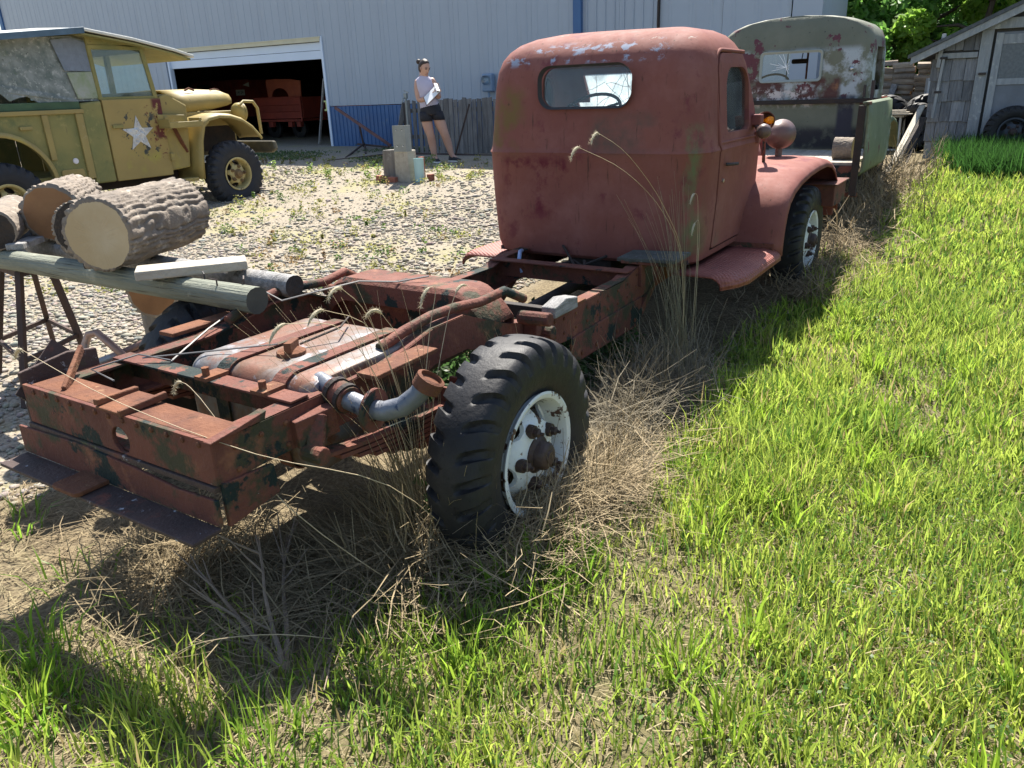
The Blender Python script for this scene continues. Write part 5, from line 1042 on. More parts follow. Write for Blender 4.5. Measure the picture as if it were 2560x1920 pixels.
MB().bb(-1.0, .93, .03, 2, .6, 1.78).build('body', bred, bx, local=True)
MB().bb(-2.3, -1.05, .2, 2, .7, 1.85).build('cab', bred, bx, local=True, bevel=.1)
MB().bb(-1.9, -1.3, .17, .2, 1.3, 1.7).build('cab_window', blackm, bx, local=True)
npl = MB().bb(.26, .67, -.03, -.005, 1.29, 1.48).build('number_plate', mat('white_plate', (.7, .72, .66), rough=.5, bump=0), bx, local=True, bevel=.004)
MB().prism([(.62, 1.62), (.92, 1.55), (.92, 1.70)], lambda a, q, t: (a, t, q), (-.02, -.003)).build('triangle_marker', mat('white_plate', (.7, .72, .66)), bx, local=True)
fc = bpy.data.curves.new('digits', 'FONT'); fc.body = '14124'; fc.size = .135; fc.align_x = 'CENTER'; fc.align_y = 'CENTER'; fo = bpy.data.objects.new('t', fc); COL.objects.link(fo)
dg = bpy.context.evaluated_depsgraph_get(); dg.update(); dm = bpy.data.meshes.new_from_object(fo.evaluated_get(dg)); bpy.data.objects.remove(fo); dm.transform(Matrix.Translation((.465, -.034, 1.385)) @ Matrix.Rotation(R(90), 4, 'X'))
finish(dm, 'digits', mat('plate_ink', (.02, .03, .025), rough=.6, bump=0), npl)
rb = bthing('red_tank_trailer', 'dim red trailer end in the right corner of the barn opening', 'trailer', -2.9, 4.2)
MB().bb(-.75, .8, 0, 1.5, .35, 1.18).build('box', bred, rb, local=True, bevel=.05); MB().lathe([(.1, -.08), (.3, -.08), (.34, 0), (.3, .08), (.1, .08)], (.45, -.1, .34), (0, 1, 0), 24, closed=True).build('wheel', rubber, rb, local=True, smooth=40)
o = MB().bar(bl(-.28, .25, 1.55), bl(-1.0, .6, 0), .04, .06).build('leaning_pole', greywood, None); tag(o, 'grey wooden pole leaning inside the barn door jamb', 'pole')

# ================================================================== JUNK BETWEEN THE GREEN TRUCK AND THE SHED
fw = None; rg = random.Random(21); wm = mat('grey_firewood', (.33, .265, .20), (.215, .17, .13), scale=7, rough=.95, bump=.5, rnd=.3, spots=[((.4, .34, .26), 9, .58, .7)]); wc = mat('firewood_end', (.42, .30, .18), (.34, .235, .135), scale=6, rough=.9, rnd=.2)
proto = []
for k in range(4):
    b = MB(); n = 9; e0 = []; e1 = []
    for j in range(n):
        a = 6.2832*j/n; q = .055*rg.uniform(.8, 1.2)*(1 if k % 2 else (1 if j < 6 else .75)); e0.append((0, math.cos(a)*q*1.15, math.sin(a)*q)); e1.append((.33, math.cos(a)*q*1.08, math.sin(a)*q*1.05))
    mid_ = [(.16, (p[1]+r_[1])/2*1.06, (p[2]+r_[2])/2*.97+.004) for p, r_ in zip(e0, e1)]
    me = bpy.data.meshes.new('firewood'); b.loft([e0, mid_, e1]); me.from_pydata(b.v, [], b.f); me.materials.append(wm); me.materials.append(wc)
    for pl in me.polygons:
        if len(pl.vertices) > 4: pl.material_index = 1
    proto.append(me)
stack = []
for col_ in range(9):
    z = gz(13.9, -.2)+.05; yb = 1.35-col_*.355
    row = 0
    while z < 1.86+.06*math.sin(col_*2.3):
        o = bpy.data.objects.new('firewood_log', proto[rg.randrange(4)]); COL.objects.link(o)
        o.location = (13.85+rg.uniform(-.05, .05)-.02*col_, yb+rg.uniform(-.03, .03), z); o.rotation_euler = (rg.uniform(0, 6.28), rg.uniform(-.07, .07), R(-90)+rg.uniform(-.13, .13)); s = rg.uniform(.85, 1.15); o.scale = (rg.uniform(.95, 1.12), s, s)
        stack.append((col_, o)); z += .088*s+.004; row += 1
ORD = 'first second third fourth fifth sixth seventh eighth ninth tenth eleventh twelfth thirteenth fourteenth fifteenth sixteenth seventeenth eighteenth nineteenth twentieth'.split()
for c_ in range(9):
    L_ = [o for k_, o in stack if k_ == c_][::-1]
    for i_, o in enumerate(L_): tag(o, 'grey firewood log, %s from the top in the %s column counted from the shed end' % (ORD[i_], ORD[8-c_]), 'firewood', 'firewood logs in the stack')
tb = thing('junk_table', 'small table with white tubular legs beside the green truck', 'table', (12.0, -.30, gz(12, -.3))); gt0 = gz(12, -.3); wt_ = mat('chalky_white_tube', (.6, .6, .58), rough=.5, bump=.05)
MB().bb(11.8, 12.35, -.55, .25, 1.03, 1.06).build('table_top', palew, tb, bevel=.005)
for x, y in ((11.85, -.5), (11.85, .18), (12.3, -.5), (12.3, .18)): MB().tube([(x, y, 1.03), (x, y-.02, gt0)], .018, 8).build('leg', wt_, tb)
MB().tube([(11.85, -.5, gt0+.04), (11.85, .18, gt0+.04)], .016, 8).build('stretcher', wt_, tb); MB().tube([(11.85, -.5, .75), (11.85, -.2, .95)], .014, 8).build('stretcher', wt_, tb)
for i in range(3): plank('loose_board', ('lowest', 'middle', 'topmost')[i]+' pale board in the pile on the junk table', (11.8+.05*i, -.66+.05*i, 1.075+.025*i), (11.9+.02*i, .3, 1.075+.025*i), .12, .02, palew, 'boards on the table')
bk = thing('bucket', 'red and cream plastic bucket on the junk table', 'bucket', (12.0, -.12, 1.14)); MB().lathe([(.001, 0), (.09, 0), (.12, .19), (.125, .2), (.115, .2), (.09, .02)], (12.0, -.12, 1.14), (0, 0, 1), 20).build('body', mat('cream_plastic', (.6, .55, .42), rough=.4, bump=0), bk, smooth=40); MB().lathe([(.121, .12), (.128, .2), (.132, .2), (.125, .12)], (12.0, -.12, 1.14), (0, 0, 1), 20, closed=True).build('red_band', mat('red_plastic', (.65, .05, .03), rough=.35, bump=0), bk, smooth=40)
trm = tyre_mesh('junk_tyre', Rt=.37, W=.22, bead=.2, lugs=24, dep=.03, per=10, slant=.5)
tr2 = tyre_mesh('tractor_tyre', Rt=.42, W=.28, bead=.22, lugs=18, dep=.04, per=10, slant=.6)
def loose_tyre(me, label, loc, rot, mm=rubber):
    o = bpy.data.objects.new('loose_tyre', me); COL.objects.link(o); o.location = loc; o.rotation_euler = [R(a) for a in rot]
    if not me.materials: me.materials.append(mm)
    tag(o, label, 'tyre', 'loose tyres by the shed'); return o
loose_tyre(trm, 'smooth black tyre upright between junk table and leaning plank', (12.2, -.70, gz(12.2, -.7)+.36), (0, 20, 60))
loose_tyre(tr2, 'lugged tractor tyre leaning on the firewood nearest the green truck', (13.2, -.10, gz(13, -.1)+.42), (0, 0, 75))
loose_tyre(tr2, 'lugged tractor tyre leaning on the firewood nearest the shed', (13.25, -.72, gz(13, -.8)+.42), (0, 40, 110))
rw = make_wheel('rusty_wheel', None, tyre_mesh('bald_tyre', Rt=.30, W=.17, bead=.2, lugs=20, dep=.004, per=8), (rust2, rust2, rubber), bead=.2); tag(rw, 'rusty rimmed wheel behind the white table legs', 'wheel'); rw.location = (12.45, -.28, gz(12.4, -.3)+.29); rw.rotation_euler = (0, 0, R(-70))
sw = copy_tree(w0); sw.name = 'spare_wheel'; tag(sw, 'large dark wheel leaning against the shed door in tall grass', 'wheel'); sw.location = (10.72, -2.02, gz(10.7, -2)+.37); sw.rotation_euler = (R(0), R(30), R(-80)); sw.scale = (.82, .82, .82)
dkrim = mat('dark_grey_rim', (.06, .07, .085), (.045, .05, .06), rough=.7); 
sw.data = sw.data.copy(); sw.data.materials.clear(); sw.data.materials.append(dkrim)
plank('leaning_plank', 'split pale plank leaning from the grass onto the shed corner', (9.0, -.76, .43), (10.82, -.88, 1.22), .075, .035)
plank('leaning_plank', 'dark plank just under the pale one leaning on the shed corner', (9.35, -.86, .45), (10.86, -.90, 1.06), .12, .03, burnt)
plank('leaning_board', 'grey board propped upright against the firewood stack', (13.45, .10, gz(13, 0)), (13.66, -.12, 1.5), .10, .03, greywood, up=(1, 0, 0))
b = MB(); n = 12
b.loft([[(13.3+.18*k, -.98+.03*j, .6+.95*k*.95) for k in (0, 1)] for j in range(2)] if False else [[(13.45+.01*(j % 2)*2, -.62-.035*j, z) for z in (1.05, 1.58)] for j in range(9)], caps=False, closed=False)
tag(b.build('corrugated_sheet', mat('white_roof_sheet', (.6, .62, .63), rough=.45, bump=0), None, solid=.004), 'white corrugated sheet against the firewood beside the shed', 'sheet')
plank('ground_sleeper', 'old grey sleeper under the corrugated sheet beside the firewood', (13.42, -.55, .76), (13.5, -1.0, .76), .2, .56, greywood)
# ================================================================== PERSON WITH CLIPBOARD (local: x to the image right, y away from the camera)
PX0, PY0 = 8.92, 6.46; PZ0 = gz(PX0, PY0)
per = thing('person', 'person in lilac sleeveless top and black shorts writing on a clipboard', 'person', (PX0, PY0, PZ0), -52)
skin = mat('light_skin', (.52, .31, .235), (.47, .27, .20), scale=6, rough=.55, bump=.02, spec=.35)
shirtm = mat('lilac_cotton', (.50, .47, .58), (.45, .42, .53), scale=5, rough=.9, bump=.25, bscale=12)
shortm = mat('black_stretch_fabric', (.018, .018, .024), (.028, .028, .036), scale=6, rough=.85, bump=.1)
hairm = mat('dark_brown_hair', (.035, .022, .016), (.055, .034, .024), scale=8, stretch=(1, 1, 6), rough=.5, bump=.3, bscale=60)
shoem = mat('black_trainer', (.02, .02, .022), (.03, .03, .033), rough=.7, bump=.1); solem = mat('white_sole', (.7, .7, .7), rough=.6, bump=0)
def skinned(name, V, E, rad, m, parent, sub=2, root=0):
    """V: points, E: edges, rad: per-vertex (rx, ry); grows one continuous surface"""
    me = bpy.data.meshes.new('t'); me.from_pydata(V, E, []); o = bpy.data.objects.new('t', me); COL.objects.link(o)
    md = o.modifiers.new('s', 'SKIN'); md.use_smooth_shade = True; md.branch_smoothing = .4
    if not me.skin_vertices: 
        bpy.context.view_layer.objects.active = o
    for i, r in enumerate(rad):
        sv = me.skin_vertices[0].data[i]; sv.radius = r if isinstance(r, tuple) else (r, r); sv.use_root = (i == root)
    sb = o.modifiers.new('d', 'SUBSURF'); sb.levels = sub; sb.render_levels = sub
    dg = bpy.context.evaluated_depsgraph_get(); dg.update(); out = bpy.data.meshes.new_from_object(o.evaluated_get(dg)); bpy.data.objects.remove(o); bpy.data.meshes.remove(me)
    out.materials.clear(); return finish(out, name, m, parent, smooth=180)
V = {}
V['pel'] = (.012, .02, .86); V['waist'] = (-.015, .02, 1.02); V['chest'] = (-.05, .02, 1.22); V['nb'] = (-.066, .015, 1.37); V['neck'] = (-.062, -.005, 1.425); V['hd'] = (-.05, -.02, 1.50)
V['rsh'] = (-.20, .02, 1.325); V['rel'] = (-.175, -.03, 1.02); V['rwr'] = (.035, -.19, 1.075); V['rha'] = (.075, -.215, 1.115)
V['lsh'] = (.085, .02, 1.345); V['lel'] = (.165, -.01, 1.06); V['lwr'] = (.135, -.19, 1.11); V['lha'] = (.125, -.235, 1.14)
V['rhip'] = (-.075, .02, .83); V['rth'] = (-.07, .0, .66); V['rkn'] = (-.02, -.02, .465); V['rca'] = (.0, .03, .32); V['ran'] = (.028, .03, .085); V['rto'] = (.07, -.09, .035)
V['lhip'] = (.105, .02, .83); V['lth'] = (.155, .0, .66); V['lkn'] = (.228, -.02, .455); V['lca'] = (.27, .03, .32); V['lan'] = (.328, .03, .095); V['lto'] = (.43, -.03, .035)
def chain(keys_edges, rad):
    ks = list(rad); idx = {k: i for i, k in enumerate(ks)}; return [V[k] for k in ks], [(idx[a], idx[b]) for a, b in keys_edges], [rad[k] for k in ks]
rad = dict(pel=(.15, .115), waist=(.13, .10), chest=(.14, .10), nb=(.075, .065), neck=(.062, .062), hd=(.06, .065), rsh=(.068, .062), rel=(.054, .052), rwr=(.034, .034), rha=(.042, .028), lsh=(.068, .062), lel=(.054, .052), lwr=(.034, .034), lha=(.042, .028),
           rhip=(.115, .115), rth=(.105, .108), rkn=(.072, .074), rca=(.070, .076), ran=(.043, .046), rto=(.034, .028), lhip=(.115, .115), lth=(.105, .108), lkn=(.072, .074), lca=(.070, .076), lan=(.043, .046), lto=(.034, .028))
ed = [('pel', 'waist'), ('waist', 'chest'), ('chest', 'nb'), ('nb', 'neck'), ('neck', 'hd'), ('chest', 'rsh'), ('rsh', 'rel'), ('rel', 'rwr'), ('rwr', 'rha'), ('chest', 'lsh'), ('lsh', 'lel'), ('lel', 'lwr'), ('lwr', 'lha'),
      ('pel', 'rhip'), ('rhip', 'rth'), ('rth', 'rkn'), ('rkn', 'rca'), ('rca', 'ran'), ('ran', 'rto'), ('pel', 'lhip'), ('lhip', 'lth'), ('lth', 'lkn'), ('lkn', 'lca'), ('lca', 'lan'), ('lan', 'lto')]
body = skinned('body', *chain(ed, rad), skin, per)
# head: shaped ovoid turned down to the right, with face
HC = Vector((-.045, -.03, 1.525)); hq = Matrix.Rotation(R(38), 3, 'Z') @ Matrix.Rotation(R(26), 3, 'X')      # faces local -y first
b = MB(); rings = []
for i in range(13):
    t = i/12; z = -.115+.225*t; w = .074*math.sin(math.pi*(.12+.80*t))**.6*(.78+.3*t if t < .6 else 1.0); d = .092*math.sin(math.pi*(.10+.83*t))**.55; rg_ = []
    for j in range(20):
        a = 6.2832*j/20; x = w*math.cos(a); y = d*math.sin(a)
        if t < .25: y += -.012*(1-t*4)*(1 if math.sin(a) < 0 else -1.5)
        rg_.append(tuple(HC+hq @ Vector((x, y, z))*1.10))
    rings.append(rg_)
b.loft(rings); hd = b.build('head', skin, per, local=True, smooth=180)
def hp(x, y, z): return tuple(HC+hq @ (Vector((x, y, z))*1.10))
b = MB(); b.add([hp(-.012, -.085, .0), hp(.012, -.085, .0), hp(0, -.09, .035), hp(0, -.112, -.012), hp(-.014, -.088, -.018), hp(.014, -.088, -.018)], [(2, 0, 3), (2, 3, 1), (0, 4, 3), (3, 5, 1), (4, 5, 3)]); b.build('nose', skin, hd, local=True, smooth=180)
for s in (-1, 1):
    MB().ball(hp(s*.032, -.078, .022), .011, 10, 8).build('eye', shortm, hd, local=True); MB().bar(hp(s*.018, -.088, .042), hp(s*.05, -.078, .042), .006, .006).build('eyebrow', hairm, hd, local=True)
    MB().ball(hp(s*.074, .0, .0), .02, 10, 8, (.5, 1, 1.5)).build('ear', skin, hd, local=True, smooth=180)
MB().bar(hp(-.02, -.088, -.052), hp(.02, -.088, -.052), .006, .007).build('mouth', mat('lip', (.36, .14, .12), rough=.5, bump=0), hd, local=True)
b = MB(); rings = []
for i in range(11):
    t = i/10; z = -.065+.19*t; w = .083*math.sin(math.pi*(.2+.76*t))**.5; d = .102*math.sin(math.pi*(.2+.76*t))**.5; rg_ = []
    for j in range(20):
        a = 6.2832*j/20; y = d*math.sin(a)+.012
        if math.sin(a) < 0: y *= max(0, min(1, (z-.045)/.05)) if z < .095 else 1
        rg_.append(hp(w*math.cos(a)*(1 if math.sin(a) > -.2 or z > .06 else .96), y, z))
    rings.append(rg_)
b.loft(rings); b.build('hair', hairm, per, local=True, smooth=180)
MB().ball(hp(-.03, .125, .045), .042, 14, 10).build('hair_bun', hairm, per, local=True, smooth=180)
# clothes: shaped shells round the torso and thighs
def shell(rings, n=24):
    return [[(cx+rx*math.cos(6.2832*j/n), cy+ry*math.sin(6.2832*j/n), cz+tz*math.cos(6.2832*j/n)) for j in range(n)] for (cx, cy, cz, rx, ry, tz) in rings]
b = MB(); b.loft(shell([(.005, .02, .875, .168, .130, 0), (.0, .02, .95, .162, .126, 0), (-.02, .02, 1.03, .152, .12, 0), (-.04, .02, 1.12, .155, .123, 0), (-.052, .02, 1.22, .160, .128, 0), (-.058, .02, 1.29, .156, .118, 0), (-.062, .02, 1.335, .146, .10, 0), (-.064, .018, 1.372, .115, .082, 0), (-.065, .012, 1.395, .078, .07, 0), (-.064, .008, 1.408, .060, .06, 0)]), caps=False); b.build('sleeveless_top', shirtm, per, local=True, smooth=180, solid=.006)
b = MB(); b.loft(shell([(.005, .02, .97, .150, .118, 0), (.01, .02, .90, .172, .135, 0), (.015, .02, .83, .182, .138, 0), (.018, .015, .785, .180, .128, 0)]), caps=False)
b.loft(shell([(-.072, .015, .84, .106, .118, 0), (-.074, .01, .76, .108, .116, 0), (-.072, .0, .685, .101, .108, 0)]), caps=False); b.loft(shell([(.108, .015, .84, .106, .118, 0), (.125, .01, .76, .108, .116, 0), (.145, .0, .70, .101, .108, 0)]), caps=False)
b.build('shorts', shortm, per, local=True, smooth=180, solid=.006)
def shoe(a, toe):
    a = Vector(a); t = Vector(toe); d = (t-a); d.z = 0; d.normalize(); s = Vector((-d.y, d.x, 0)); rings = []
    for (u, w, h) in ((-.06, .028, .07), (-.04, .036, .10), (0, .038, .105), (.06, .042, .075), (.12, .046, .05), (.165, .04, .035), (.185, .02, .02)):
        c = Vector((a.x, a.y, 0))+d*u; rings.append([tuple(c+s*w*x+Vector((0, 0, .018+h*z))) for x, z in ((-1, 0), (-1, .4), (-.7, .85), (0, 1), (.7, .85), (1, .4), (1, 0))])
    b = MB(); b.loft(rings); o = b.build('shoe', shoem, per, local=True, smooth=60); b = MB()
    b.loft([[tuple(Vector((a.x, a.y, 0))+d*u+s*w*x+Vector((0, 0, z))) for x, z in ((-1, 0), (1, 0), (1, .022), (-1, .022))] for u, w in ((-.068, .025), (-.04, .04), (.06, .046), (.12, .05), (.17, .043), (.192, .02))]); b.build('sole', solem, o, local=True)
shoe(V['ran'], V['rto']); shoe(V['lan'], (V['lto'][0], V['lto'][1]-.02, 0))
# hands: palm plus five fingers closing on the pen and the board
def hand(w, p, dirs, base):
    for k, (a, b_, c, r) in enumerate(dirs):
        bpt = Vector(base)+Vector(a); MB().tube([bpt, bpt+Vector(b_)*.5, bpt+Vector(b_), bpt+Vector(b_)+Vector(c)], [r, r*.95, r*.85, r*.6], 7).build('finger', skin, body, local=True, smooth=180)
hand(None, None, [((.01, -.01, .012), (.03, -.02, .012), (.016, -.01, -.014), .0085), ((.014, -.004, .002), (.034, -.02, .002), (.014, -.006, -.016), .0088), ((.014, .002, -.008), (.032, -.018, -.006), (.01, -.004, -.016), .0085), ((.010, .006, -.018), (.026, -.014, -.012), (.006, 0, -.014), .0075), ((-.01, -.012, .022), (.024, -.018, .02), (.018, -.012, 0), .0095)], V['rha'])
hand(None, None, [((.0, -.01, .015), (.028, -.03, .016), (-.022, -.012, .008), .0085), ((.006, -.008, .004), (.034, -.03, .006), (-.024, -.012, .004), .0088), ((.006, -.004, -.008), (.033, -.028, -.004), (-.022, -.012, .002), .0085), ((.004, 0, -.018), (.028, -.024, -.012), (-.018, -.01, 0), .0075), ((-.016, -.01, .016), (-.01, -.028, .026), (.012, -.012, .014), .0095)], V['lha'])
MB().lathe([(.030, -.028), (.036, -.028), (.036, .028), (.030, .028)], tuple(Vector(V['rwr'])*.85+Vector(V['rel'])*.15), Vector(V['rwr'])-Vector(V['rel']), 18, closed=True).build('wrist_band', mat('white_towelling', (.78, .76, .80), rough=.95, bump=.3, bscale=80), per, local=True, smooth=40)
# clipboard, papers and pen (held, so things of their own)
c_, s_ = math.cos(R(-52)), math.sin(R(-52))
def pw(p): return (PX0+c_*p[0]-s_*p[1], PY0+s_*p[0]+c_*p[1], PZ0+p[2])
cb = thing('clipboard', 'brown clipboard with curled white papers held by the person', 'clipboard', pw((.10, -.28, 1.1)), -52)
A, B_, W = Vector((-.075, -.24, 1.0)), Vector((.185, -.24, 1.225)), Vector((.03, -.13, -.09))
def cbx(u, v, h): 
    p = A.lerp(B_, u)+W*(v*2-1)*.75; n = (B_-A).cross(W).normalized(); n = n if n.z > 0 else -n; p = p+n*h; return (p.x-.10, p.y+.28, p.z-1.1)
def slab(u0, u1, v0, v1, h0, h1): 
    b = MB(); b.add([cbx(u, v, h) for u in (u0, u1) for v in (v0, v1) for h in (h0, h1)], [(0, 1, 3, 2), (4, 6, 7, 5), (0, 4, 5, 1), (2, 3, 7, 6), (0, 2, 6, 4), (1, 5, 7, 3)]); return b
slab(0, 1, 0, 1, -.004, 0).build('board', mat('brown_hardboard', (.16, .085, .05), rough=.7, bump=.05), cb, local=True)
pap = mat('white_paper', (.8, .8, .8), rough=.8, bump=0)
slab(.04, .93, .06, .94, .001, .006).build('paper', pap, cb, local=True)
b = MB(); b.loft([[cbx(.9-.3*math.sin(t*1.57)*.5+.05, v, .006+.05*math.sin(t*3.14)) for t in np.linspace(0, 1, 8)] for v in (.06, .94)], caps=False, closed=False); b.build('curled_sheet', pap, cb, local=True, solid=.002)
slab(.93, .99, .3, .7, .001, .012).build('clip', chrome, cb, local=True)
o = MB().tube([pw((.06, -.26, 1.175)), pw((.115, -.255, 1.135))], .005, 7).build('pen', pap, None); tag(o, 'white pen in the writing hand of the person', 'pen')
# ================================================================== VEGETATION
def vn(x, y, s, seed):
    """smooth value noise 0..1"""
    rg = np.random.default_rng(seed); T = rg.random((64, 64)); u = x*s; v = y*s; i = np.floor(u).astype(int); j = np.floor(v).astype(int); f = u-i; g = v-j; f = f*f*(3-2*f); g = g*g*(3-2*g)
    a = T[i % 64, j % 64]; b = T[(i+1) % 64, j % 64]; c = T[i % 64, (j+1) % 64]; d = T[(i+1) % 64, (j+1) % 64]; return a*(1-f)*(1-g)+b*f*(1-g)+c*(1-f)*g+d*f*g
def in_view(x, y, margin=.9):
    dx, dy = x-CAM[0], y-CAM[1]; f = dx*math.cos(R(YAW))+dy*math.sin(R(YAW)); r = dx*math.sin(R(YAW))-dy*math.cos(R(YAW)); return (f > .3) & (np.abs(r) < f*.72+margin)
def blades(P, h, w, lean, az, tone, bend=.6, face=None):
    """tapering two-segment blades; returns verts, tris, tones"""
    n = len(P); d = np.stack([np.cos(az), np.sin(az), np.zeros(n)], 1); fa = az+math.pi/2 if face is None else face; s = np.stack([np.cos(fa), np.sin(fa), np.zeros(n)], 1)*(w/2)[:, None]; up = np.array([0, 0, 1.])
    m = P+up*(h*.55*np.cos(lean*.6))[:, None]+d*(h*.55*np.sin(lean*.6))[:, None]; e = m+up*(h*.45*np.cos(lean*(1+bend)))[:, None]+d*(h*.45*np.sin(lean*(1+bend)))[:, None]
    V = np.stack([P-s, P+s, m-s*.8, m+s*.8, e], 1).reshape(-1, 3); b = np.arange(n)*5
    F = np.concatenate([np.stack([b, b+1, b+3], 1), np.stack([b, b+3, b+2], 1), np.stack([b+2, b+3, b+4], 1)]); return V, F, np.repeat(tone, 5, 0)
class Pile:
    def __init__(s): s.V = []; s.F = []; s.C = []; s.n = 0
    def add(s, V, F, C): s.V.append(V); s.F.append(F+s.n); s.C.append(C); s.n += len(V)
    def build(s, name, m, label, cat): return tag(np_mesh(name, np.concatenate(s.V), np.concatenate(s.F), m, None, np.concatenate(s.C)), label, cat, kind='stuff')
rg = np.random.default_rng(42)
def lawn_density(x, y):
    """share of full turf cover"""
    edge = -.86-.08*np.sin(x*1.9)-.06*np.sin(x*.8+1)-.16*np.exp(-((x-.1)/.38)**2)+.25*(vn(x, y, 2.2, 3)-.5)            # right-hand fringe of the truck
    edge = edge+np.clip((-.30-x)/.9, 0, 1)*1.15; edge = np.where(x > 4.9, -.95-.02*x, edge)
    d = sm((edge-y)/.30)
    d *= .50+.50*sm((vn(x, y, 1.6, 5)-.22)/.42)
    near = sm((1.6-(x+y*-.2))/2.4); d *= 1-near*.72*sm((vn(x, y, 2.6, 9)-.44)/.26)
    d *= 1-.80*sm((x+1.30+.25*(vn(x, y, 3, 8)-.5))/.2)*sm((-.42-x)/.25)*sm((y+.72)/.25)      # trodden soil behind the truck
    return np.where(y > 1.2, 0, d)
G = Pile()
def turf(x0, x1, y0, y1, dens, hl, hh, w, tall=0):
    n = int((x1-x0)*(y1-y0)*dens); x = rg.uniform(x0, x1, n); y = rg.uniform(y0, y1, n); k = in_view(x, y); x, y = x[k], y[k]; k = rg.random(len(x)) < lawn_density(x, y); x, y = x[k], y[k]; n = len(x)
    cl = vn(x, y, 5, 21); hmul = .55+.9*cl+.5*sm((vn(x, y, 1.3, 22)-.5)/.3); h = rg.uniform(hl, hh, n)*hmul
    green = np.array([.25, .355, .055]); lime = np.array([.43, .51, .09]); dk = np.array([.10, .19, .035]); dry = np.array([.34, .27, .13]); q = vn(x, y, 2.1, 31)[:, None]; r = rg.random((n, 1)); tone = green*(1-q)+lime*q; tone = np.where(r < .22, dk, tone); tone = np.where(r > .92, dry, tone); tone = tone*rg.uniform(.75, 1.25, (n, 1))
    P = np.stack([x, y, ground_z(x, y)-.008], 1); G.add(*blades(P, h, w*rg.uniform(.7, 1.3, n), rg.uniform(.05, .85, n), rg.uniform(0, 6.283, n), tone, face=rg.uniform(0, 6.283, n)))
turf(-2.4, 1.2, -3.2, .9, 8800, .045, .135, .0062)
turf(1.2, 4.0, -5.0, -.8, 4400, .06, .14, .0092)
turf(4.0, 8.0, -6.0, -.7, 2400, .065, .13, .014)
turf(8.0, 11.0, -8.0, -.6, 1500, .07, .16, .017)
turf(11.0, 18.0, -12.0, 1.0, 220, .1, .25, .04)
# tufts of longer grass
def tuft(cx, cy, n, rad, hl, hh, w, tone, spread=.8):
    a = rg.uniform(0, 6.283, n); q = rad*np.sqrt(rg.random(n)); x = cx+np.cos(a)*q; y = cy+np.sin(a)*q; P = np.stack([x, y, ground_z(x, y)-.01], 1)
    G.add(*blades(P, rg.uniform(hl, hh, n), w*rg.uniform(.7, 1.3, n), rg.uniform(.1, spread, n), a+rg.normal(0, .7, n), np.array(tone)[None]*rg.uniform(.7, 1.3, (n, 1)), face=rg.uniform(0, 6.283, n)))
for i in range(60):
    x = rg.uniform(-1.9, 3.2); y = rg.uniform(-2.9, -.9) if x > -.6 else rg.uniform(-2.2, .3)
    if lawn_density(np.array([x]), np.array([y]))[0] > .3: tuft(x, y, rg.integers(18, 45), .06, .09, .21, .0085, (.27, .40, .042))
for (x, y, n) in ((-.35, -1.05, 120), (-.2, -1.12, 90), (.75, -1.22, 90), (-1.32, .10, 80), (-1.45, -.15, 70), (-1.2, -.78, 60), (-1.32, -1.0, 70), (-1.38, -1.25, 80), (-.62, -1.0, 60), (-1.55, .3, 70), (-.95, .95, 30), (-1.05, .35, 20)): tuft(x, y, n, .12, .08, .19, .008, (.19, .33, .036), 1.0)
for i in range(1900):   # rank grass in front of the shed; dark tone also paints in shed shade
    x = rg.uniform(8.3, 10.9); y = rg.uniform(-4.8, -1.25-.35*max(0, 9.6-x))
    tuft(x, y, 9, .08, .25, .46, .012, (.035, .095, .02), .6)
grass_m = mat('grass_blade', (.1, .2, .03), attr='tone', rough=.45, bump=0, transl=.62, spec=.35)
G.build('lawn_grass', grass_m, 'bright green uneven lawn grass to the right of the red truck', 'grass')

# clover and small weeds in the turf
Lf = Pile()
def leaves(P, size, tone, tilt=.5):
    n = len(P); nr = rg.normal(0, tilt, (n, 3))+np.array([0, 0, 1.]); nr /= np.linalg.norm(nr, axis=1)[:, None]; u = np.cross(nr, rg.normal(size=(n, 3))); u /= np.linalg.norm(u, axis=1)[:, None]; w = np.cross(nr, u); s = size[:, None]
    V = np.stack([P-u*s, P+w*s*.62, P+u*s, P-w*s*.62], 1).reshape(-1, 3); b = np.arange(n)*4; F = np.concatenate([np.stack([b, b+1, b+2], 1), np.stack([b, b+2, b+3], 1)]); return V, F, np.repeat(tone, 4, 0)
n = 42000; x = rg.uniform(-2, 4.5, n); y = rg.uniform(-4, .5, n); k = in_view(x, y) & (rg.random(n) < lawn_density(x, y)*sm((vn(x, y, 1.9, 77)-.45)/.2)); x, y = x[k], y[k]; n = len(x)
Lf.add(*leaves(np.stack([x, y, ground_z(x, y)+rg.uniform(.01, .06, n)], 1), rg.uniform(.005, .011, n), np.array([[.10, .20, .032]])*rg.uniform(.6, 1.4, (n, 1))))
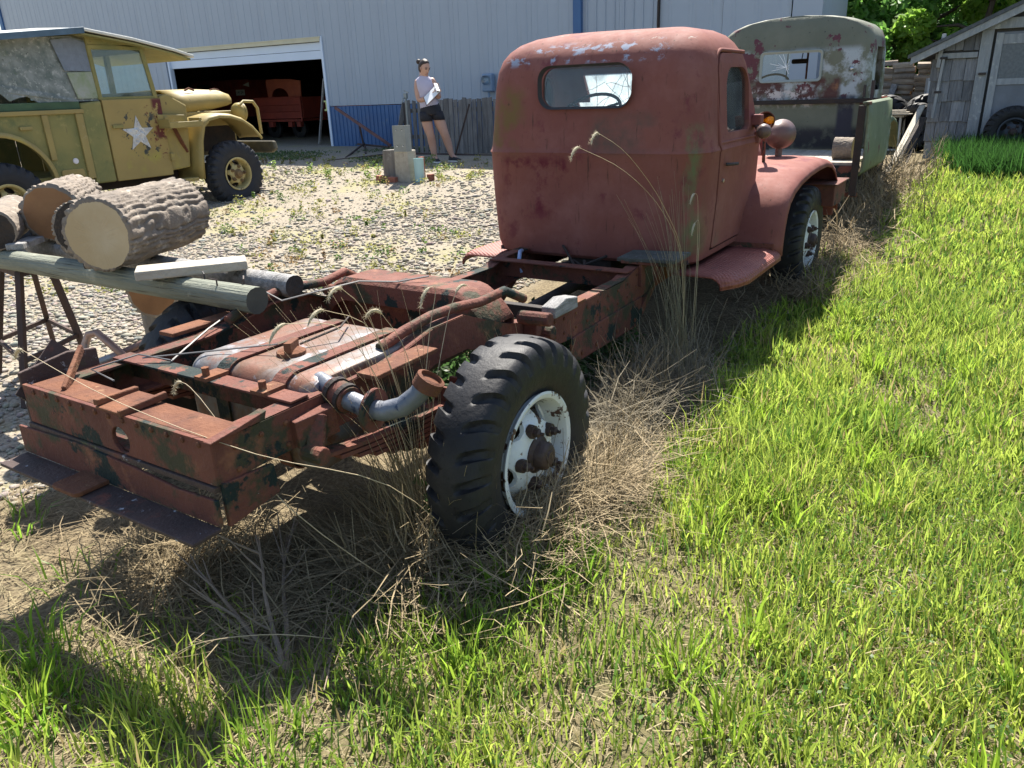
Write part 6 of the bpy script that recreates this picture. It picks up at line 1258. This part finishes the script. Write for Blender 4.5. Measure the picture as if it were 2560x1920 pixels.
# weeds in the gravel: low yellow-green tufts
for i in range(1000):
    x = rg.uniform(.6, 9.5); y = rg.uniform(1.4, 11.5)
    if not in_view(np.array([x]), np.array([y]), .2)[0] or vn(np.array([x]), np.array([y]), .8, 13)[0] < .42: continue
    m = rg.integers(16, 46); a = rg.uniform(0, 6.283, m); q = rg.uniform(.01, .13)*np.sqrt(rg.random(m)); hh = rg.uniform(.03, .12)
    P = np.stack([x+np.cos(a)*q, y+np.sin(a)*q, gz(x, y)+rg.random(m)*hh], 1); t = np.array([.25, .25, .075]) if rg.random() < .66 else (np.array([.10, .17, .04]) if rg.random() < .7 else np.array([.26, .18, .09]))
    Lf.add(*leaves(P, rg.uniform(.009, .020, m), t[None]*rg.uniform(.7, 1.3, (m, 1)), .9))
for (x, y, h) in ((7.0, 6.05, .22), (6.95, 6.2, .2), (6.9, 7.0, .14), (7.1, 4.95, .22), (8.4, 6.25, .16), (8.3, 6.0, .2), (7.4, 8.8, .16), (7.5, 8.0, .15)):
    m = 60; P = np.stack([x+rg.normal(0, .035, m), y+rg.normal(0, .035, m), gz(x, y)+rg.random(m)*h], 1); Lf.add(*leaves(P, rg.uniform(.014, .026, m), np.array([[.17, .25, .06]])*rg.uniform(.7, 1.3, (m, 1)), .9))
n = 9000; x = rg.uniform(8.6, 12.1, n); y = rg.uniform(6.8, 12.5, n); k = rg.random(n) < sm((vn(x, y, .9, 55)-.45)/.2); x, y = x[k], y[k]; n = len(x); Lf.add(*leaves(np.stack([x, y, ground_z(x, y)+rg.uniform(0, .06, n)], 1), rg.uniform(.015, .03, n), np.array([[.09, .14, .05]])*rg.uniform(.7, 1.3, (n, 1)), .9))
P = np.stack([-.28+rg.normal(0, .035, 26), -.60+rg.normal(0, .035, 26), .2+rg.uniform(0, .2, 26)], 1); Lf.add(*leaves(P, rg.uniform(.016, .03, 26), np.array([[.10, .2, .06]])*rg.uniform(.8, 1.2, (26, 1)), .8))
m = 7500; P = np.stack([rg.uniform(.65, 2.1, m), rg.uniform(-.42, .85, m), .1+rg.random(m)**2*.28], 1); Lf.add(*leaves(P, rg.uniform(.012, .028, m), np.array([[.05, .10, .03]])*rg.uniform(.5, 1.4, (m, 1)), .9))  # weeds between the rails, toned dark to put shade over lit soil
Lf.build('ground_weeds', grass_m, 'low clover and yellow-green weeds scattered through turf and gravel', 'weeds')

# ------------------------------------------------------------------ gravel stones
def ico():
    p = (1+5**.5)/2; v = np.array([(-1, p, 0), (1, p, 0), (-1, -p, 0), (1, -p, 0), (0, -1, p), (0, 1, p), (0, -1, -p), (0, 1, -p), (p, 0, -1), (p, 0, 1), (-p, 0, -1), (-p, 0, 1)])/math.sqrt(1+p*p)
    f = np.array([(0, 11, 5), (0, 5, 1), (0, 1, 7), (0, 7, 10), (0, 10, 11), (1, 5, 9), (5, 11, 4), (11, 10, 2), (10, 7, 6), (7, 1, 8), (3, 9, 4), (3, 4, 2), (3, 2, 6), (3, 6, 8), (3, 8, 9), (4, 9, 5), (2, 4, 11), (6, 2, 10), (8, 6, 7), (9, 8, 1)]); return v, f
iv, jf = ico(); n = 190000; x = rg.uniform(-.9, 8.0, n); y = rg.uniform(.95, 11, n); dist = np.hypot(x-CAM[0], y-CAM[1])
k = in_view(x, y, .5) & (y > 1.12+.35*(vn(x, y, 1.5, 61)-.5)) & (rg.random(n) < np.clip(1.75-dist*.16, .10, 1)*(.35+.65*sm((.72-vn(x, y, .8, 13))/.25))); x, y, dist = x[k], y[k], dist[k]; n = len(x); print('stones', n)
sz = rg.gamma(2.2, .0044, n)+.004; sz = np.clip(sz, .005, .036)*(.8+dist*.03)
S = iv[None]*sz[:, None, None]*rg.uniform(.7, 1.3, (n, 1, 3))*np.array([1, 1, .5])*rg.uniform(.82, 1.18, (n, 12, 1)); a = rg.uniform(0, 6.283, n); ca, sa = np.cos(a)[:, None], np.sin(a)[:, None]
SX_ = S[:, :, 0]*ca-S[:, :, 1]*sa+x[:, None]; SY_ = S[:, :, 0]*sa+S[:, :, 1]*ca+y[:, None]; SZ_ = S[:, :, 2]+(ground_z(x, y)+sz*.25)[:, None]
V = np.stack([SX_, SY_, SZ_], -1).reshape(-1, 3); F = (jf[None]+(np.arange(n)*12)[:, None, None]).reshape(-1, 3); base = np.array([[.315, .28, .228]])*rg.uniform(.78, 1.15, (n, 1))+rg.normal(0, .010, (n, 3)); base = np.where(rg.random((n, 1)) < .07, base*np.array([[.75, .85, .95]]), base)
o = np_mesh('gravel_stones', V, F, mat('limestone_chip', (.4, .36, .3), attr='tone', rough=.95, bump=.2, bscale=120, spec=.2), None, np.repeat(np.clip(base, .05, .8), 12, 0)); tag(o, 'pale limestone gravel covering the yard between the trucks', 'gravel', kind='stuff')

# ------------------------------------------------------------------ straw
S_ = Pile()
def straw(n, xf, yf, hf, L0, L1, w, tilt, tone=(.30, .235, .14)):
    x = xf(n); y = yf(n); L = rg.uniform(L0, L1, n); a = rg.uniform(0, 6.283, n); t = np.abs(rg.normal(0, tilt, n)); P = np.stack([x, y, ground_z(x, y)+hf(n)], 1); d = np.stack([np.cos(a)*np.cos(t), np.sin(a)*np.cos(t), np.sin(t)], 1)
    m = P+d*(L*.5)[:, None]+rg.normal(0, 1, (n, 3))*(L*.13)[:, None]*np.array([1, 1, .35]); e = m+(d-np.array([0, 0, .35])*rg.random((n, 1)))*(L*.5)[:, None]; e[:, 2] = np.maximum(e[:, 2], ground_z(e[:, 0], e[:, 1])+.003); sd = np.stack([-np.sin(a), np.cos(a), np.zeros(n)], 1)*(w*rg.uniform(.6, 1.5, n)/2)[:, None]
    V = np.stack([P-sd, P+sd, m-sd, m+sd, e-sd*.4, e+sd*.4], 1).reshape(-1, 3); b = np.arange(n)*6; F = np.concatenate([np.stack([b, b+1, b+3], 1), np.stack([b, b+3, b+2], 1), np.stack([b+2, b+3, b+5], 1), np.stack([b+2, b+5, b+4], 1)])
    S_.add(V, F, np.repeat(np.array(tone)[None]*rg.uniform(.55, 1.25, (n, 1))*np.array([1, 1, 1]), 6, 0))
N = lambda m, s: (lambda n: rg.normal(m, s, n)); U = lambda a, b: (lambda n: rg.uniform(a, b, n)); Hh = lambda s: (lambda n: np.abs(rg.normal(0, s, n)))
straw(1500, N(.22, .30), N(-.96, .08), Hh(.05), .10, .32, .003, .45, (.36, .285, .175))
straw(1100, N(-.12, .2), N(-.93, .08), Hh(.05), .10, .30, .003, .45, (.34, .27, .165))
straw(1500, N(1.2, .4), N(-.76, .13), Hh(.07), .12, .38, .003, .55, (.22, .19, .135))  # straw inside the cab shadow, coloured darker to deepen that shade
straw(800, U(1.5, 3.8), N(-.76, .12), Hh(.04), .1, .3, .004, .3, (.30, .24, .15))
straw(2200, U(3.4, 5.2), N(-1.05, .14), Hh(.05), .1, .34, .005, .35)
straw(1500, U(5.2, 9.0), N(-.95, .15), Hh(.07), .15, .45, .008, .45)
straw(1500, N(-.62, .2), N(-.35, .16), Hh(.03), .08, .30, .003, .25, (.30, .24, .145))
straw(1500, N(-.78, .13), N(.10, .13), Hh(.045), .08, .28, .003, .40)
straw(1400, N(-.33, .13), N(-.60, .09), Hh(.06), .12, .36, .0035, .6)
straw(1500, U(-1.4, .9), U(-.9, 1.1), Hh(.012), .05, .2, .003, .12, (.28, .22, .13))
straw(15000, U(-2.0, 2.6), U(-3.2, -.7), Hh(.012), .03, .11, .0026, .2, (.33, .275, .16)); straw(2500, U(-1.9, -1.0), U(-.7, .9), Hh(.012), .03, .11, .0026, .2, (.33, .275, .16))
straw(1600, U(-1.0, .2), U(.4, 1.3), Hh(.015), .05, .2, .003, .15, (.26, .2, .12))
straw_m = mat('dead_straw', (.4, .32, .18), attr='tone', rough=.8, bump=0, transl=.25, spec=.2)
S_.build('straw_litter', straw_m, 'tangled dead straw around the wheels and below the chassis', 'straw')

# ------------------------------------------------------------------ standing dead stalks
D_ = Pile()
def stalks(n, cx, cy, r, h0, h1, lean, az0, azs, tone=(.40, .325, .20), w=.0035, seg=6):
    for i in range(n):
        a = rg.uniform(0, 6.283); q = r*math.sqrt(rg.random()); x, y = cx+math.cos(a)*q, cy+math.sin(a)*q; h = rg.uniform(h0, h1); az = rg.normal(az0, azs); le = abs(rg.normal(lean, .22)); P = []; p = np.array([x, y, gz(x, y)-.01]); kink = rg.normal(0, .18, 2)
        for k in range(seg+1):
            P.append(p.copy()); le2 = le*(.25+.95*k/seg); az2 = az+kink[0]*k/seg; p = p+np.array([math.cos(az2)*math.sin(le2), math.sin(az2)*math.sin(le2), math.cos(le2)])*h/seg
        P = np.array(P); ww = w*rg.uniform(.7, 1.3)*np.linspace(1, .45, seg+1); t3 = np.array([0, 2.094, 4.189]); R3 = np.stack([np.cos(t3), np.sin(t3), 0*t3], 1); V = (P[:, None]+R3[None]*ww[:, None, None]*.5).reshape(-1, 3); F = []
        for k in range(seg):
            for j in range(3): b0, b1 = k*3+j, k*3+(j+1) % 3; F += [(b0, b1, b1+3), (b0, b1+3, b0+3)]
        D_.add(V, np.array(F), np.repeat(np.array(tone)[None]*rg.uniform(.6, 1.2), len(V), 0))
stalks(46, -.30, -.60, .08, .35, .80, .30, 2.2, .9); stalks(26, -.22, -.56, .08, .55, .95, .35, 1.6, .7); stalks(40, -.36, -.66, .12, .2, .5, .45, 3.4, 1.4)
stalks(55, 1.72, -.78, .10, .4, .85, .28, 2.4, 1.3, (.34, .31, .2)); stalks(150, 1.35, -.82, .26, .18, .55, .6, 3.0, 2.2, (.26, .225, .16)); stalks(26, 1.85, -.74, .05, .9, 1.15, .22, 2.0, .5, (.38, .31, .2))
stalks(40, .55, -.62, .2, .3, .65, .5, 2.0, 1.5); stalks(70, .2, -1.02, .3, .1, .3, .8, 3, 3); stalks(120, 6.2, -1.0, .7, .2, .55, .5, 3, 3, w=.006); stalks(100, 8.2, -.9, .6, .3, .7, .5, 3, 3, w=.009); stalks(30, 4.75, -.95, .3, .2, .5, .5, 3, 3, (.26, .23, .16), w=.005)
stalks(70, -.72, .02, .22, .05, .26, .6, 3, 3, (.24, .19, .12), w=.0028); stalks(40, -.55, -.25, .2, .05, .22, .7, 3, 3, (.22, .175, .11), w=.0028)
for (cx_, cy_, n_) in ((.34, -1.0, 40), (.48, -.96, 40), (.1, -1.06, 26), (-.12, -1.02, 34), (-.3, -.86, 30), (.62, -.9, 34), (.9, -.86, 40)): stalks(n_, cx_, cy_, .07, .12, .36, .5, rg.uniform(0, 6), 1.6, (.40, .32, .2), w=.003)
stalks(34, -.30, -.57, .10, .6, 1.05, .55, 2.1, .7, (.42, .34, .21), w=.0026, seg=8); stalks(14, .45, -.52, .12, .5, .8, .7, 2.6, .5, (.42, .34, .21), w=.0026, seg=8)
D_.build('dry_stalks', straw_m, 'standing dead grass stalks beside the rear wheel and cab', 'dry grass')

# ------------------------------------------------------------------ foxtail stems (single stems with a bristly head)
stemm = mat('foxtail_stem', (.48, .38, .24), (.40, .31, .19), scale=20, rough=.7, bump=0); headm = mat('foxtail_bristle', (.60, .54, .40), (.50, .44, .31), scale=40, rough=.9, bump=0, transl=.4)
def foxtail(pts, label, hl=.055, hr=.0048):
    base = Vector(pts[0]); t = thing('foxtail_stem', label, 'dry grass', tuple(base), 0, 'bent foxtail stems over the chassis'); P = [Vector(p) for p in pts]; Q = []
    for i in range(len(P)-1):
        for k in range(4):
            a, b_, c, d = P[max(i-1, 0)], P[i], P[i+1], P[min(i+2, len(P)-1)]; u = k/4; Q.append(.5*((2*b_)+(c-a)*u+(2*a-5*b_+4*c-d)*u*u+(-a+3*b_-3*c+d)*u**3))
    Q.append(P[-1]); MB().tube(Q, [.0016-.0007*i/len(Q) for i in range(len(Q))], 5).build('stem', stemm, t)
    d = (Q[-1]-Q[-3]).normalized(); H = [Q[-1]]
    for k in range(7): d = (d+Vector((0, 0, -.22))).normalized(); H.append(H[-1]+d*hl/5)
    b = MB(); b.tube(H, [hr*.5, hr, hr*1.1, hr*1.1, hr, hr*.8, hr*.55, hr*.2], 7); r_ = random.Random(len(label))
    for k in range(90):
        i = r_.randrange(7); p = H[i].lerp(H[i+1], r_.random()); v = Vector((r_.gauss(0, 1), r_.gauss(0, 1), r_.gauss(0, 1))).normalized(); v = (v+(H[i+1]-H[i]).normalized()*.9).normalized(); s = v.cross(Vector((.3, .5, .8))).normalized()*.0006; b.add([p-s, p+s, p+v*.016], [(0, 1, 2)])
    b.build('seed_head', headm, t, fix=False)
for pts, lab in (
    ([(-.30, -.60, .1), (-.29, -.61, .5), (-.33, -.62, .85), (-.43, -.62, 1.02)], 'foxtail stem arching over the gap before the axle member'),
    ([(-.32, -.58, .1), (-.32, -.60, .5), (-.45, -.61, .95), (-.66, -.62, 1.09)], 'foxtail stem with head hanging above the fuel tank centre'),
    ([(-.34, -.60, .1), (-.36, -.60, .55), (-.55, -.60, .98), (-.78, -.60, 1.08)], 'foxtail stem whose head droops over the tank front edge'),
    ([(-.27, -.58, .1), (-.27, -.60, .5), (-.20, -.6, .85), (-.14, -.60, 1.02), (-.17, -.6, 1.04)], 'foxtail stem with head before the kicked-up cross member'),
    ([(-.25, -.60, .1), (-.22, -.60, .55), (-.10, -.60, .88), (-.03, -.60, .99)], 'foxtail stem with short head right of the cross member'),
    ([(-.29, -.55, .1), (-.30, -.57, .6), (-.46, -.6, 1.0), (-.58, -.62, 1.13)], 'tall foxtail stem with head seen against the gravel'),
    ([(-.20, -.70, .1), (-.6, -.74, .55), (-.9, -.55, .74), (-1.02, -.15, .86), (-1.03, .3, .95)], 'long pale foxtail stem lying across the rear cross member'),
    ([(-.5, -.7, .08), (-.78, -.5, .5), (-.80, -.2, .80), (-.80, -.12, .84)], 'foxtail stem with head in the gap behind the rear flange'),
    ([(-.72, -.72, .05), (-.95, -.6, .2), (-1.1, -.45, .22), (-1.16, -.35, .16)], 'foxtail stem trailing over the shaded soil behind the truck'),
    ([(1.85, -.74, .1), (1.70, -.78, .75), (1.35, -.8, 1.10), (.95, -.8, 1.36), (.66, -.8, 1.47)], 'long foxtail stem crossing the cab back with head at its tip'),
    ([(1.84, -.75, .1), (1.68, -.78, .75), (1.35, -.8, 1.07), (.92, -.8, 1.30), (.50, -.8, 1.43)], 'lower foxtail stem bowed across the middle of the cab back'),
    ([(1.92, -.76, .1), (1.93, -.77, .7), (1.90, -.77, 1.05), (1.84, -.77, 1.10)], 'short foxtail stem upright near the cab corner'),
    ([(1.95, -.75, .1), (1.98, -.76, .6), (1.97, -.76, .92), (1.90, -.76, .94)], 'shortest foxtail stem nearest the door sill')): foxtail(pts, lab)

# ------------------------------------------------------------------ dead weed branches on the ground
twig = mat('grey_brown_twig', (.27, .20, .145), (.19, .145, .11), scale=12, rough=.9, bump=.3)
def dead_weed(root, dirs, label, r0):
    t = thing('dead_weed', label, 'dead branch', tuple(root)); rr = random.Random(len(label)); root = Vector(root)
    for (d, L, nb) in dirs:
        d = Vector(d).normalized(); P = [root]; 
        for k in range(7): d = (d+Vector((rr.gauss(0, .07), rr.gauss(0, .07), rr.gauss(0, .03)))).normalized(); P.append(P[-1]+d*L/7)
        MB().tube(P, [r0*(1-.11*k) for k in range(8)], 6).build('branch', twig, t)
        for q in range(nb):
            i = rr.randint(2, 6); e = (d+Vector((rr.gauss(0, .5), rr.gauss(0, .5), rr.uniform(-.05, .35)))).normalized(); l = L*rr.uniform(.2, .45); MB().tube([P[i], P[i]+e*l*.5, P[i]+e*l+Vector((0, 0, .01))], [r0*.45, r0*.3, r0*.15], 5).build('twig', twig, t)
    return t
dead_weed((-.98, -.62, .10), [((.25, .8, .12), .62, 5), ((.55, .6, .18), .66, 6), ((.05, .9, .06), .55, 3), ((.45, .75, .3), .5, 4)], 'dead grey weed branch fanned out in the shadow behind the truck', .010)
dead_weed((-.72, -.62, .11), [((-.75, -.35, -.01), .55, 1), ((-.8, -.28, .0), .6, 1), ((-.7, -.42, -.01), .5, 1), ((.3, .1, .1), .1, 0)], 'pale dead weed stalks lying towards the camera at the lower edge', .008)
